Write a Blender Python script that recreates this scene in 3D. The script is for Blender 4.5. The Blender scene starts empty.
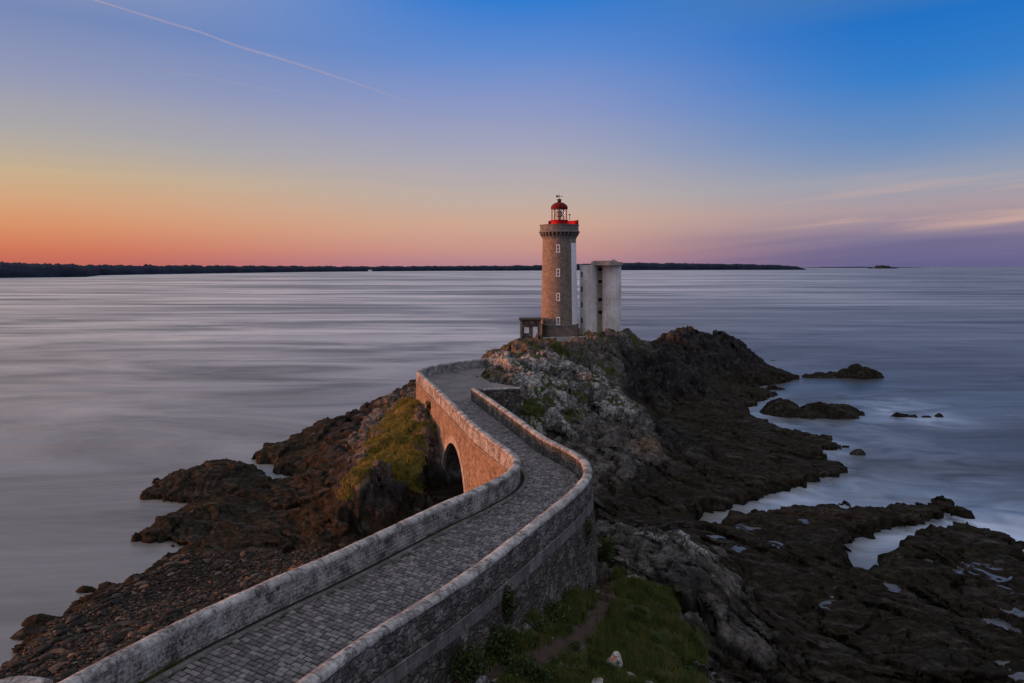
import bpy, bmesh, math, random
import numpy as np
from mathutils import Vector, Matrix

random.seed(7)
rng = np.random.default_rng(7)
R = math.radians
F, HC, HY, CX = 682.667, 24.0, 266.0, 512.0
ZR = 9.5                       # level of the causeway
PH = 1.2                       # parapet height

scene = bpy.context.scene
col = scene.collection


def W(px, py, Z):
    """ground point seen at a traced spot, given its height above the water"""
    Y = F * (HC - Z) / (py - HY)
    return ((px - CX) / F * Y, Y, Z)


# ------------------------------------------------------------------ numpy noise
def _h(ix, iy, iz, seed):
    h = (ix.astype(np.uint32) * np.uint32(374761393)) ^ (iy.astype(np.uint32) * np.uint32(668265263)) \
        ^ (iz.astype(np.uint32) * np.uint32(2147483647)) ^ np.uint32((seed * 974634777 + 12345) & 0xffffffff)
    h = (h ^ (h >> np.uint32(13))) * np.uint32(1274126177)
    h = (h ^ (h >> np.uint32(16))) * np.uint32(2246822519)
    return h ^ (h >> np.uint32(15))


def _r(h, k=0):
    h = (h + np.uint32((k * 2654435769) & 0xffffffff))
    h = (h ^ (h >> np.uint32(15))) * np.uint32(2246822519)
    h = h ^ (h >> np.uint32(13))
    return (h & np.uint32(0xffff)).astype(np.float32) / 65535.0


def noise2(x, y, seed=0):
    xi = np.floor(x); yi = np.floor(y)
    fx = (x - xi).astype(np.float32); fy = (y - yi).astype(np.float32)
    xi = xi.astype(np.int64); yi = yi.astype(np.int64)
    u = fx * fx * fx * (fx * (fx * 6 - 15) + 10); v = fy * fy * fy * (fy * (fy * 6 - 15) + 10)
    z = np.zeros_like(xi)
    def g(dx, dy):
        a = _r(_h(xi + dx, yi + dy, z, seed)) * 6.2832
        return np.cos(a) * (fx - dx) + np.sin(a) * (fy - dy)
    a = g(0, 0); b = g(1, 0); c = g(0, 1); d = g(1, 1)
    return ((a * (1 - u) + b * u) * (1 - v) + (c * (1 - u) + d * u) * v) * 1.5


def noise3(x, y, z, seed=0):
    xi = np.floor(x); yi = np.floor(y); zi = np.floor(z)
    fx = (x - xi).astype(np.float32); fy = (y - yi).astype(np.float32); fz = (z - zi).astype(np.float32)
    xi = xi.astype(np.int64); yi = yi.astype(np.int64); zi = zi.astype(np.int64)
    u = fx * fx * (3 - 2 * fx); v = fy * fy * (3 - 2 * fy); w = fz * fz * (3 - 2 * fz)
    out = 0
    for dx in (0, 1):
        for dy in (0, 1):
            for dz in (0, 1):
                k = (u if dx else 1 - u) * (v if dy else 1 - v) * (w if dz else 1 - w)
                out = out + k * _r(_h(xi + dx, yi + dy, zi + dz, seed))
    return out * 2 - 1


def fbm2(x, y, o=4, seed=0, lac=2.03, gain=0.5):
    s = 0; a = 1; n = 0
    for i in range(o):
        s = s + a * noise2(x, y, seed + i); n += a; a *= gain; x = x * lac + 7.3; y = y * lac - 3.1
    return s / n


def cells2(x, y, seed=0):
    """tilted-facet cells: returns facet height and distance-ish edge value"""
    xi = np.floor(x).astype(np.int64); yi = np.floor(y).astype(np.int64)
    best = np.full(x.shape, 1e9, np.float32); second = best.copy(); hh = np.zeros(x.shape, np.float32)
    z = np.zeros_like(xi)
    for dx in (-1, 0, 1):
        for dy in (-1, 0, 1):
            h = _h(xi + dx, yi + dy, z, seed)
            ox = (x - (xi + dx + _r(h, 1))).astype(np.float32); oy = (y - (yi + dy + _r(h, 2))).astype(np.float32)
            d = ox * ox + oy * oy
            val = (_r(h, 3) - .5) * 1.2 + ox * (_r(h, 4) - .5) * 1.6 + oy * (_r(h, 5) - .5) * 1.6
            m = d < best
            second = np.where(m, best, np.minimum(second, d))
            hh = np.where(m, val, hh); best = np.where(m, d, best)
    return hh, np.sqrt(second) - np.sqrt(best)


def sstep(a, b, x):
    t = np.clip((x - a) / (b - a), 0, 1)
    return t * t * (3 - 2 * t)


def sdf(px, py, poly):
    """signed distance, positive inside"""
    d = np.full(px.shape, 1e9); ins = np.zeros(px.shape, bool)
    n = len(poly)
    for i in range(n):
        ax, ay = poly[i]; bx, by = poly[(i + 1) % n]
        ex, ey = bx - ax, by - ay
        L = ex * ex + ey * ey + 1e-12
        t = np.clip(((px - ax) * ex + (py - ay) * ey) / L, 0, 1)
        d = np.minimum(d, (px - ax - t * ex) ** 2 + (py - ay - t * ey) ** 2)
        c = ((ay > py) != (by > py)) & (px < (bx - ax) * (py - ay) / (by - ay + 1e-12) + ax)
        ins ^= c
    d = np.sqrt(d)
    return np.where(ins, d, -d)


def rock_detail(x, y, seed=0):
    """bedrock relief: big tilted blocks, long ledges along the strike, joints, a little crumble"""
    ca, sa = 0.62, -0.785
    wx = fbm2(x * .09, y * .09, 3, seed + 50) * 4.5 + fbm2(x * .5, y * .5, 3, seed + 55) * .45
    wy = fbm2(x * .09 + 31, y * .09 + 9, 3, seed + 60) * 4.5 + fbm2(x * .5 + 11, y * .5, 3, seed + 65) * .45
    a = (x + wx) * ca + (y + wy) * sa; b = -(x + wx) * sa + (y + wy) * ca
    c0, e0 = cells2(a / 9.0, b / 4.4, seed + 1)
    c1, e1 = cells2(a / 3.6, b / 1.7, seed + 2)
    c2, e2 = cells2(a / 1.3, b / .62, seed + 3)
    t = b / 2.3 + fbm2(a * .07, b * .2, 3, seed + 6) * 1.8; saw = t - np.floor(t)
    t2 = b / .8 + fbm2(a * .16, b * .3, 3, seed + 7) * 1.5; saw2 = t2 - np.floor(t2)
    A = np.clip(.5 + fbm2(x * .15, y * .15, 3, seed + 8) * 1.3, 0, 1)
    saw = np.minimum(saw, (1 - saw) * 7); saw2 = np.minimum(saw2, (1 - saw2) * 5)
    f = fbm2(x * 1.6, y * 1.6, 3, seed + 5)
    crack = -np.exp(-(e0 * 11) ** 2) * .5 - np.exp(-(e1 * 9) ** 2) * .22
    return c0 * 1.0 + c1 * .40 + c2 * .20 + (saw - .45) * .62 * A + (saw2 - .45) * .2 * (1.2 - A) + f * .12 + crack


# ------------------------------------------------------------------ object helpers
def tag(o, label=None, cat=None, group=None, kind=None):
    if label: o['label'] = label
    if cat: o['category'] = cat
    if group: o['group'] = group
    if kind: o['kind'] = kind
    return o


def empty(name, loc, rz=0.0, label=None, cat=None, group=None):
    o = bpy.data.objects.new(name, None)
    o.location = loc; o.rotation_euler = (0, 0, rz); o.empty_display_size = .5
    col.objects.link(o)
    return tag(o, label, cat, group)


def mesh_obj(name, verts, faces, mat, parent=None, uvs=None, smooth=False, loc=None):
    me = bpy.data.meshes.new(name)
    me.from_pydata([tuple(map(float, v)) for v in verts], [], faces)
    if uvs is not None:
        lay = me.uv_layers.new(name='UVMap')
        flat = np.array([uvs[i] for p in me.polygons for i in p.vertices], np.float32).ravel()
        lay.data.foreach_set('uv', flat)
    if smooth:
        me.polygons.foreach_set('use_smooth', np.ones(len(me.polygons), bool))
    me.update()
    o = bpy.data.objects.new(name, me)
    if mat: me.materials.append(mat)
    if loc: o.location = loc
    if parent: o.parent = parent
    col.objects.link(o)
    return o


class MB:
    """gathers simple shapes into one mesh"""
    def __init__(s): s.v = []; s.f = []; s.uv = []

    def add(s, v, f, uv=None):
        o = len(s.v); s.v += [tuple(p) for p in v]; s.f += [tuple(i + o for i in q) for q in f]
        s.uv += list(uv) if uv is not None else [(p[0] + p[1], p[2]) for p in v]

    def box(s, x0, x1, y0, y1, z0, z1, bev=0.0):
        if bev <= 0:
            v = [(x, y, z) for z in (z0, z1) for x, y in ((x0, y0), (x1, y0), (x1, y1), (x0, y1))]
            f = [(0, 3, 2, 1), (4, 5, 6, 7), (0, 1, 5, 4), (1, 2, 6, 5), (2, 3, 7, 6), (3, 0, 4, 7)]
            s.add(v, f)
        else:
            b = bev
            v = []
            for z, i in ((z0, 0), (z1 - b, 0), (z1, b)):
                v += [(x0 + i, y0 + i, z), (x1 - i, y0 + i, z), (x1 - i, y1 - i, z), (x0 + i, y1 - i, z)]
            f = [(0, 3, 2, 1), (8, 9, 10, 11)]
            for k in (0, 4):
                for i in range(4):
                    j = (i + 1) % 4
                    f.append((k + i, k + j, k + 4 + j, k + 4 + i))
            s.add(v, f)

    def lathe(s, prof, n=48, a0=0.0, a1=2 * math.pi, cx=0, cy=0):
        full = abs(a1 - a0 - 2 * math.pi) < 1e-6
        m = n if full else n + 1
        v = []; uv = []
        for k in range(m):
            a = a0 + (a1 - a0) * k / n
            L = 0
            for i, (r, z) in enumerate(prof):
                v.append((cx + r * math.cos(a), cy + r * math.sin(a), z))
                if i: L += math.hypot(r - prof[i - 1][0], z - prof[i - 1][1])
                uv.append((a * max(p[0] for p in prof), L))
        f = []
        P = len(prof)
        for k in range(n):
            j = (k + 1) % m
            for i in range(P - 1):
                f.append((k * P + i, j * P + i, j * P + i + 1, k * P + i + 1))
        s.add(v, f, uv)

    def tube(s, a, b, r, n=8, r2=None):
        a = Vector(a); b = Vector(b); d = (b - a).normalized()
        u = d.orthogonal().normalized(); w = d.cross(u)
        r2 = r if r2 is None else r2
        v = []
        for p, q in ((a, r), (b, r2)):
            for i in range(n):
                t = 2 * math.pi * i / n
                v.append(p + (u * math.cos(t) + w * math.sin(t)) * q)
        f = [(i, (i + 1) % n, n + (i + 1) % n, n + i) for i in range(n)] + [tuple(range(n))[::-1], tuple(range(n, 2 * n))]
        s.add(v, f)

    def build(s, name, mat, parent=None, smooth=False, loc=None):
        return mesh_obj(name, s.v, s.f, mat, parent, s.uv, smooth, loc)


def auto_smooth(o, ang=35):
    me = o.data
    me.polygons.foreach_set('use_smooth', np.ones(len(me.polygons), bool))
    bm = bmesh.new(); bm.from_mesh(me)
    for e in bm.edges:
        if len(e.link_faces) == 2 and e.calc_face_angle(0) > R(ang): e.smooth = False
    bm.to_mesh(me); bm.free()
    return o


# ------------------------------------------------------------------ materials
class NT:
    def __init__(s, name):
        s.m = bpy.data.materials.new(name); s.m.use_nodes = True
        s.t = s.m.node_tree; s.t.nodes.clear()
        s.out = s.n('ShaderNodeOutputMaterial')
        s.bsdf = s.n('ShaderNodeBsdfPrincipled')
        s.l(s.bsdf.outputs[0], s.out.inputs[0])
        s.pos = None

    def n(s, t, **k):
        nd = s.t.nodes.new(t)
        for a, b in k.items(): setattr(nd, a, b)
        return nd

    def l(s, a, b): s.t.links.new(a, b)

    def put(s, sock, v):
        if isinstance(v, bpy.types.NodeSocket): s.l(v, sock)
        elif v is not None:
            if isinstance(v, (tuple, list)) and len(v) == 3 and sock.type == 'RGBA': v = (*v, 1)
            sock.default_value = v

    def P(s):
        if s.pos is None:
            s.pos = s.n('ShaderNodeNewGeometry').outputs['Position']
        return s.pos

    def UV(s): return s.n('ShaderNodeTexCoord').outputs['UV']

    def map(s, vec, sc=(1, 1, 1), loc=(0, 0, 0), rot=(0, 0, 0)):
        m = s.n('ShaderNodeMapping'); s.l(vec, m.inputs[0])
        m.inputs['Scale'].default_value = sc; m.inputs['Location'].default_value = loc; m.inputs['Rotation'].default_value = rot
        return m.outputs[0]

    def noise(s, vec, scale, detail=4, rough=.55, dist=0.0, color=False):
        n = s.n('ShaderNodeTexNoise'); s.l(vec, n.inputs['Vector'])
        n.inputs['Scale'].default_value = scale; n.inputs['Detail'].default_value = detail
        n.inputs['Roughness'].default_value = rough; n.inputs['Distortion'].default_value = dist
        return n.outputs['Color' if color else 'Fac']

    def voro(s, vec, scale, feature='F1', out='Distance', rnd=1.0):
        n = s.n('ShaderNodeTexVoronoi', feature=feature); s.l(vec, n.inputs['Vector'])
        n.inputs['Scale'].default_value = scale; n.inputs['Randomness'].default_value = rnd
        return n.outputs[out]

    def ramp(s, fac, stops, interp='LINEAR'):
        r = s.n('ShaderNodeValToRGB'); s.put(r.inputs[0], fac)
        cr = r.color_ramp; cr.interpolation = interp
        while len(cr.elements) < len(stops): cr.elements.new(.5)
        for e, (p, c) in zip(cr.elements, stops):
            e.position = p
            e.color = (*c, 1) if isinstance(c, (tuple, list)) else (c, c, c, 1)
        return r.outputs[0]

    def math(s, op, a, b=None, c=None, clamp=False):
        n = s.n('ShaderNodeMath', operation=op, use_clamp=clamp)
        for i, v in enumerate((a, b, c)):
            if v is not None: s.put(n.inputs[i], v)
        return n.outputs[0]

    def mix(s, fac, a, b, blend='MIX'):
        n = s.n('ShaderNodeMix', data_type='RGBA', blend_type=blend)
        s.put(n.inputs[0], fac); s.put(n.inputs[6], a); s.put(n.inputs[7], b)
        return n.outputs[2]

    def rng(s, v, a, b, c=0.0, d=1.0, smooth=False):
        n = s.n('ShaderNodeMapRange'); n.clamp = True
        if smooth: n.interpolation_type = 'SMOOTHSTEP'
        s.put(n.inputs[0], v)
        for i, q in enumerate((a, b, c, d)): s.put(n.inputs[i + 1], q)
        return n.outputs[0]

    def sep(s, v):
        n = s.n('ShaderNodeSeparateXYZ'); s.l(v, n.inputs[0]); return n.outputs

    def attr(s, name):
        n = s.n('ShaderNodeAttribute'); n.attribute_name = name
        sp = s.n('ShaderNodeSeparateColor'); s.l(n.outputs['Color'], sp.inputs[0])
        return sp.outputs

    def bump(s, h, dist=.05, strength=1.0, base=None):
        b = s.n('ShaderNodeBump'); b.inputs['Strength'].default_value = strength; b.inputs['Distance'].default_value = dist
        s.l(h, b.inputs['Height'])
        if base is not None: s.l(base, b.inputs['Normal'])
        return b.outputs[0]

    def fin(s, color=None, rough=None, normal=None, spec=None, metal=None):
        B = s.bsdf
        s.put(B.inputs['Base Color'], color); s.put(B.inputs['Roughness'], rough)
        if normal is not None: s.l(normal, B.inputs['Normal'])
        s.put(B.inputs['Specular IOR Level'], spec); s.put(B.inputs['Metallic'], metal)
        return s.m


def simple_mat(name, c, rough=.6, var=.25, scale=3.0, bump=.01, spec=.3):
    t = NT(name)
    n = t.noise(t.P(), scale, 5, .6)
    c0 = tuple(x * (1 - var) for x in c); c1 = tuple(min(1, x * (1 + var)) for x in c)
    cc = t.ramp(n, [(.3, c0), (.7, c1)])
    return t.fin(cc, rough, t.bump(n, bump), spec)


def rock_mat():
    t = NT('coast_rock'); P = t.P()
    mk = t.attr('msk'); m2 = t.attr('msk2')
    grass, lich, weed = mk[0], mk[1], mk[2]
    path, sand, warm = m2[0], m2[1], m2[2]
    st = t.map(P, (1, 1, .6), rot=(0.25, 0.3, 0.9))
    big = t.noise(P, .25, 5, .6); mid = t.noise(st, 1.3, 8, .62, .6); fine = t.noise(P, 7, 8, .7)
    sv = t.map(P, (.35, 1.6, .9), rot=(0.2, 0.15, 0.9))
    strata = t.noise(sv, 2.2, 7, .65, .8)
    warped = t.n('ShaderNodeVectorMath', operation='ADD'); t.l(st, warped.inputs[0])
    wn = t.n('ShaderNodeVectorMath', operation='SCALE'); t.l(t.noise(P, .9, 4, .6, color=True), wn.inputs[0]); wn.inputs['Scale'].default_value = 1.1
    t.l(wn.outputs[0], warped.inputs[1])
    edge = t.voro(warped.outputs[0], .55, 'DISTANCE_TO_EDGE')
    edge2 = t.voro(warped.outputs[0], 1.6, 'DISTANCE_TO_EDGE')
    crack = t.math('MINIMUM', t.rng(edge, 0, .09), t.rng(edge2, 0, .12, .45, 1))
    base = t.ramp(mid, [(.25, (.028, .027, .028)), (.46, (.082, .079, .078)), (.6, (.165, .16, .155)), (.8, (.29, .28, .27))])
    base = t.mix(t.rng(strata, .45, .7), base, (.11, .088, .07))
    # lichen: pale speckled crust
    ls = t.math('ADD', t.math('MULTIPLY', fine, .7), t.math('MULTIPLY', t.noise(P, 2.2, 5, .65), .6))
    lm = t.rng(t.math('ADD', ls, t.math('MULTIPLY', lich, .46)), .88, .97)
    lm = t.math('MULTIPLY', lm, t.rng(lich, .02, .25))
    lcol = t.ramp(fine, [(.3, (.24, .24, .235)), (.7, (.56, .56, .56))])
    base = t.mix(lm, base, lcol)
    # warm brown soil, and orange sunset light painted on a few slabs
    base = t.mix(t.math('MULTIPLY', warm, t.rng(mid, .35, .6)), base, (.22, .135, .075))
    # weed and black tide zone
    wcol = t.ramp(t.noise(P, 1.7, 7, .7), [(.3, (.007, .006, .005)), (.47, (.019, .0155, .010)), (.6, (.042, .033, .019)), (.74, (.072, .060, .038))])
    zz = t.sep(P)[2]
    wcol = t.mix(t.rng(t.math('ADD', zz, t.math('MULTIPLY', big, 2.0)), 3.0, 5.2), wcol, t.ramp(mid, [(.3, (.010, .010, .011)), (.5, (.026, .026, .028)), (.66, (.055, .053, .054)), (.8, (.10, .097, .095))]))
    wm = t.rng(t.math('ADD', weed, t.math('MULTIPLY', t.math('SUBTRACT', big, .5), .5)), .3, .65)
    wm = t.math('MULTIPLY', wm, t.rng(t.noise(sv, .8, 6, .65, .5), .36, .5, .62, 1.0))
    base = t.mix(wm, base, wcol)
    # cracks drawn darker than the rock around them
    base = t.mix(t.rng(crack, 0, 1, .65, 0), base, (.016, .014, .012))
    # turf
    gn = t.math('ADD', grass, t.math('MULTIPLY', t.math('SUBTRACT', t.noise(P, .9, 6, .65), .5), .9))
    gm = t.rng(gn, .42, .56)
    gcol = t.ramp(t.noise(P, 1.1, 7, .7), [(.3, (.018, .026, .008)), (.48, (.038, .050, .013)), (.62, (.075, .078, .02)), (.78, (.13, .10, .03))])
    gw = t.mix(warm, gcol, t.ramp(t.noise(P, .7, 6, .7), [(.3, (.04, .055, .012)), (.5, (.14, .12, .025)), (.7, (.20, .12, .04))]))
    base = t.mix(gm, base, gw)
    pm = t.rng(t.math('ADD', path, t.math('MULTIPLY', t.math('SUBTRACT', fine, .5), .5)), .4, .65)
    base = t.mix(pm, base, (.085, .062, .05))
    sm = t.rng(t.math('ADD', sand, t.math('MULTIPLY', t.math('SUBTRACT', fine, .5), .6)), .4, .7)
    base = t.mix(sm, base, (.28, .17, .11))
    rough = .85
    h = t.math('ADD', t.math('MULTIPLY', mid, .6), t.math('MULTIPLY', fine, .22))
    h = t.math('ADD', h, t.math('MULTIPLY', strata, .7))
    h = t.math('ADD', h, t.math('MULTIPLY', crack, .24))
    h = t.math('ADD', h, t.math('MULTIPLY', t.math('MULTIPLY', t.noise(P, 3.2, 6, .7, .5), t.math('ADD', t.math('MULTIPLY', wm, .5), .5)), .6))
    nb = t.bump(h, .42, .9)
    return t.fin(base, rough, nb, t.math('SUBTRACT', .14, t.math('MULTIPLY', wm, .07)))


def masonry(name, bw, bh, c_lo, c_hi, mortar, lich=.3, lcol=(.5, .5, .5), warp=.12, bump=.05, stain=.4, moss=0.0, msize=.025, fs=9.0, rubble=False):
    """rubble / coursed stone laid on the wall's own UVs (metres)"""
    t = NT(name); uv = t.UV(); P = t.P()
    nz = t.n('ShaderNodeVectorMath', operation='SCALE')
    sub = t.n('ShaderNodeVectorMath', operation='SUBTRACT'); t.l(t.noise(uv, 2.3, 3, .6, color=True), sub.inputs[0]); sub.inputs[1].default_value = (.5, .5, .5)
    t.l(sub.outputs[0], nz.inputs[0]); nz.inputs['Scale'].default_value = warp
    ad = t.n('ShaderNodeVectorMath', operation='ADD'); t.l(uv, ad.inputs[0]); t.l(nz.outputs[0], ad.inputs[1])
    br = t.n('ShaderNodeTexBrick'); t.l(ad.outputs[0], br.inputs['Vector'])
    br.offset = .43; br.offset_frequency = 2; br.squash = .72; br.squash_frequency = 3
    br.inputs['Scale'].default_value = 1; br.inputs['Brick Width'].default_value = bw; br.inputs['Row Height'].default_value = bh
    br.inputs['Mortar Size'].default_value = msize; br.inputs['Mortar Smooth'].default_value = .5; br.inputs['Bias'].default_value = 0
    br.inputs['Color1'].default_value = (0, 0, 0, 1); br.inputs['Color2'].default_value = (1, 1, 1, 1); br.inputs['Mortar'].default_value = (.5, .5, .5, 1)
    bcol, bfac = t.sep(br.outputs['Color'])[0], br.outputs['Fac']
    if rubble:
        vm = t.map(ad.outputs[0], (1 / bw, 1 / bh, 1))
        bcol = t.sep(t.voro(vm, 1.0, 'F1', 'Color', .8))[0]
        bfac = t.rng(t.voro(vm, 1.0, 'DISTANCE_TO_EDGE', 'Distance', .8), .02, .13, 1, 0)
    n1 = t.noise(P, 1.1, 6, .65); n2 = t.noise(P, fs, 8, .74); n3 = t.noise(P, .35, 4, .6)
    tone = t.math('ADD', t.math('MULTIPLY', bcol, .5), t.math('MULTIPLY', n2, .5))
    c = t.ramp(tone, [(.15, c_lo), (.85, c_hi)])
    c = t.mix(bfac, c, mortar)
    dark = tuple(x * .35 for x in c_lo)
    drip = t.noise(t.map(P, (1.3, 1.3, .22)), 1.6, 6, .65)
    c = t.mix(t.rng(t.math('ADD', t.math('MULTIPLY', drip, .7), t.math('MULTIPLY', n3, .3)), .48, .68, 0, stain), c, dark)
    if lich > 0:
        lm = t.rng(t.math('ADD', t.math('MULTIPLY', n2, .55), t.math('MULTIPLY', n1, .55)), .62 - lich * .3, .72 - lich * .12, 0, .9)
        c = t.mix(lm, c, lcol)
    if moss > 0:
        mm = t.rng(t.math('ADD', t.math('MULTIPLY', n2, .35), t.math('MULTIPLY', t.noise(P, .55, 4, .6), .75)), .62, .72, 0, moss)
        c = t.mix(mm, c, (.05, .055, .02))
    h = t.math('SUBTRACT', t.math('ADD', t.math('MULTIPLY', n2, .35), t.math('MULTIPLY', bcol, .25)), t.math('MULTIPLY', bfac, .7))
    return t.fin(c, .9, t.bump(h, bump), .2)


def cobble_mat():
    t = NT('cobble_stone'); P = t.P()
    tone = t.attr('tone')[0]
    n = t.noise(P, 14, 6, .7); n2 = t.noise(P, .5, 5, .6)
    v = t.math('ADD', t.math('MULTIPLY', tone, .42), t.math('ADD', t.math('MULTIPLY', n, .3), t.math('MULTIPLY', n2, .32)))
    c = t.ramp(v, [(.2, (.055, .050, .053)), (.5, (.12, .112, .114)), (.8, (.24, .228, .228))])
    return t.fin(c, t.rng(n, .2, .8, .5, .8), t.bump(n, .02), .35)


def gravel_mat():
    t = NT('trodden_gravel'); P = t.P()
    n = t.noise(P, .45, 6, .65); f = t.noise(P, 16, 5, .7)
    c = t.ramp(t.math('ADD', t.math('MULTIPLY', n, .7), t.math('MULTIPLY', f, .3)), [(.3, (.09, .082, .083)), (.5, (.16, .148, .148)), (.7, (.24, .222, .215))])
    return t.fin(c, .9, t.bump(f, .02), .2)


def bed_mat():
    t = NT('cobble_bedding'); P = t.P()
    n = t.noise(P, 3, 6, .7)
    c = t.ramp(n, [(.3, (.018, .016, .014)), (.6, (.034, .031, .028)), (.75, (.04, .044, .022))])
    return t.fin(c, .95, t.bump(n, .02), .1)


def water_mat(name='sea_water'):
    t = NT(name); P = t.P()
    foam = t.attr('foam')
    s1 = t.noise(t.map(P, (.0035, .030, 1), rot=(0, 0, .03)), 1, 6, .6)
    s2 = t.noise(t.map(P, (.010, .095, 1), rot=(0, 0, -.10)), 1, 6, .65, .6)
    s3 = t.noise(t.map(P, (.0011, .007, 1), rot=(0, 0, .02)), 1, 4, .6)
    st0 = t.math('ADD', t.math('MULTIPLY', s1, .40), t.math('ADD', t.math('MULTIPLY', s2, .28), t.math('MULTIPLY', s3, .32)))
    yy = t.sep(P)[1]
    wisp = t.noise(t.map(P, (.018, .05, 1), rot=(0, 0, -.35)), 1, 6, .62, 1.0)
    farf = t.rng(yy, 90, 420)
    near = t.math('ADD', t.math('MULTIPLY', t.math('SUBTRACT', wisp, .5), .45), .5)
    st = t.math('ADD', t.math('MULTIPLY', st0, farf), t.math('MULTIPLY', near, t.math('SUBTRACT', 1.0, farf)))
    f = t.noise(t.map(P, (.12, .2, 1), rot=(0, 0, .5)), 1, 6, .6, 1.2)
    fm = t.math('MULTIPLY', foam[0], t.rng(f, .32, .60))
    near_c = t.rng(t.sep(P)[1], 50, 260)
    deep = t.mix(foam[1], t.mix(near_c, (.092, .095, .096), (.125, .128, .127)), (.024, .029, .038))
    c = t.mix(t.rng(st, t.rng(near_c, 0, 1, .43, .455), t.rng(near_c, 0, 1, .59, .565)), deep, t.mix(foam[1], t.mix(near_c, (.2, .2, .2), (.74, .74, .72)), (.066, .076, .092)))  # bright far streaks carry the sky's sheen in the water's base colour
    gr = t.noise(t.map(P, (.25, .9, 1), rot=(0, 0, .12)), 1, 4, .6)
    c = t.mix(t.rng(gr, .35, .7, 0, .25), c, t.mix(foam[1], (.26, .265, .26), (.055, .063, .076)))
    c = t.mix(fm, c, (.54, .65, .84))
    rough = t.rng(st, .40, .62, .46, .2)
    rough = t.math('MAXIMUM', rough, t.math('MULTIPLY', fm, .8))
    b1 = t.noise(t.map(P, (.05, .16, 1), rot=(0, 0, .08)), 1, 4, .5)
    h = t.math('ADD', t.math('MULTIPLY', s2, 1.2), t.math('MULTIPLY', b1, .3))
    nb = t.bump(h, 1.0, .35)
    return t.fin(c, rough, nb, t.rng(st, .42, .6, .25, .8))


M = {}
M['rock'] = rock_mat()
t = NT('pool_water'); n = t.noise(t.P(), .8, 4, .6)
M['pool'] = t.fin(t.ramp(n, [(.35, (.05, .053, .06)), (.65, (.12, .125, .14))]), .18, t.bump(n, .01), .16)
M['sea'] = water_mat()
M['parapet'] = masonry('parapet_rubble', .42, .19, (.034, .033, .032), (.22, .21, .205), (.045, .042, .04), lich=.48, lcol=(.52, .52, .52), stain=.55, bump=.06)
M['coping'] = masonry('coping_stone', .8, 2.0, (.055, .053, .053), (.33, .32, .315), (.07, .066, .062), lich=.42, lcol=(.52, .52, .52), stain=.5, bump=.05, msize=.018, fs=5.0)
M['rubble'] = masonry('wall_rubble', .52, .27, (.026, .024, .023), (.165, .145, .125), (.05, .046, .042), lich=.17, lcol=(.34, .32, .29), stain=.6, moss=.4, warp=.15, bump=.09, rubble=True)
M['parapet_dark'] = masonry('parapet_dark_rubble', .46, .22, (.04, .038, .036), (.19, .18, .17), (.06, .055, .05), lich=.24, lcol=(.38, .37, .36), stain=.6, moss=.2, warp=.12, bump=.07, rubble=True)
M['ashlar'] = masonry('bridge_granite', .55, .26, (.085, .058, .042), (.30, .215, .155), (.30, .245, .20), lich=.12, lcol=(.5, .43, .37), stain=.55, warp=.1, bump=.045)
M['band'] = masonry('band_stone', 1.1, .6, (.075, .072, .072), (.17, .163, .16), (.06, .056, .054), lich=.2, lcol=(.28, .28, .28), stain=.6, bump=.02, msize=.012)
M['voussoir'] = masonry('arch_stone', .42, 3.0, (.24, .20, .17), (.40, .35, .30), (.14, .12, .1), lich=.1, stain=.25, warp=.02, bump=.03, msize=.02)
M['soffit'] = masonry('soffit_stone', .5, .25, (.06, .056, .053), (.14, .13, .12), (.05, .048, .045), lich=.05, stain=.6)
M['cobble'] = cobble_mat(); M['gravel'] = gravel_mat(); M['bed'] = bed_mat()
M['granite'] = masonry('tower_granite', .75, .36, (.15, .118, .098), (.27, .222, .188), (.15, .122, .104), lich=.05, lcol=(.34, .32, .3), stain=.3, warp=.02, bump=.025, msize=.018)
M['granite_dark'] = masonry('cornice_granite', .7, .4, (.12, .118, .116), (.22, .215, .21), (.11, .105, .1), lich=.08, lcol=(.3, .3, .3), stain=.5, warp=.02, bump=.03, msize=.018)
M['white'] = simple_mat('white_paint', (.74, .75, .77), .55, .06, 2.0, .004)
M['red'] = simple_mat('red_paint', (.40, .005, .008), .7, .18, 2.5, .004, .15)
M['dark_red'] = simple_mat('dome_red_paint', (.13, .006, .007), .7, .2, 2.5, .004, .15)
M['iron'] = simple_mat('dark_iron', (.03, .03, .032), .5, .2, 6, .004)
M['brass'] = simple_mat('lens_brass', (.22, .17, .08), .35, .2, 6, .004, .6)
M['concrete'] = NT('weathered_concrete')
t = M['concrete']; P = t.P()
n = t.noise(t.map(P, (2.4, 2.4, .09)), 1.1, 6, .65); n2 = t.noise(P, 1.8, 6, .65); n3 = t.noise(P, .3, 3, .5)
zz = t.sep(P)[2]
lift = t.rng(t.math('PINGPONG', zz, .6), 0, .03, .6, 0)
c = t.ramp(t.math('ADD', t.math('MULTIPLY', n, .55), t.math('MULTIPLY', n2, .45)), [(.34, (.24, .215, .19)), (.42, (.60, .58, .56)), (.54, (.76, .75, .74)), (.8, (.80, .80, .80))])
c = t.mix(t.rng(n3, .4, .62, 0, .4), c, (.31, .275, .24))
c = t.mix(t.math('MULTIPLY', lift, .35), c, (.2, .19, .18))
M['concrete'] = t.fin(c, .85, t.bump(n2, .03), .2)
M['concrete_pale'] = simple_mat('pale_concrete', (.40, .385, .37), .85, .3, 1.6, .02, .2)
M['cap'] = simple_mat('cap_concrete', (.34, .30, .27), .9, .35, 1.5, .02, .15)
M['concrete_slot'] = simple_mat('recess_concrete', (.25, .22, .175), .9, .4, 1.2, .03, .15)  # yellowish grey, darker than the drums on either side
M['void'] = simple_mat('dark_interior', (.012, .012, .013), .9, .2, 1, .0, .1)
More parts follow.
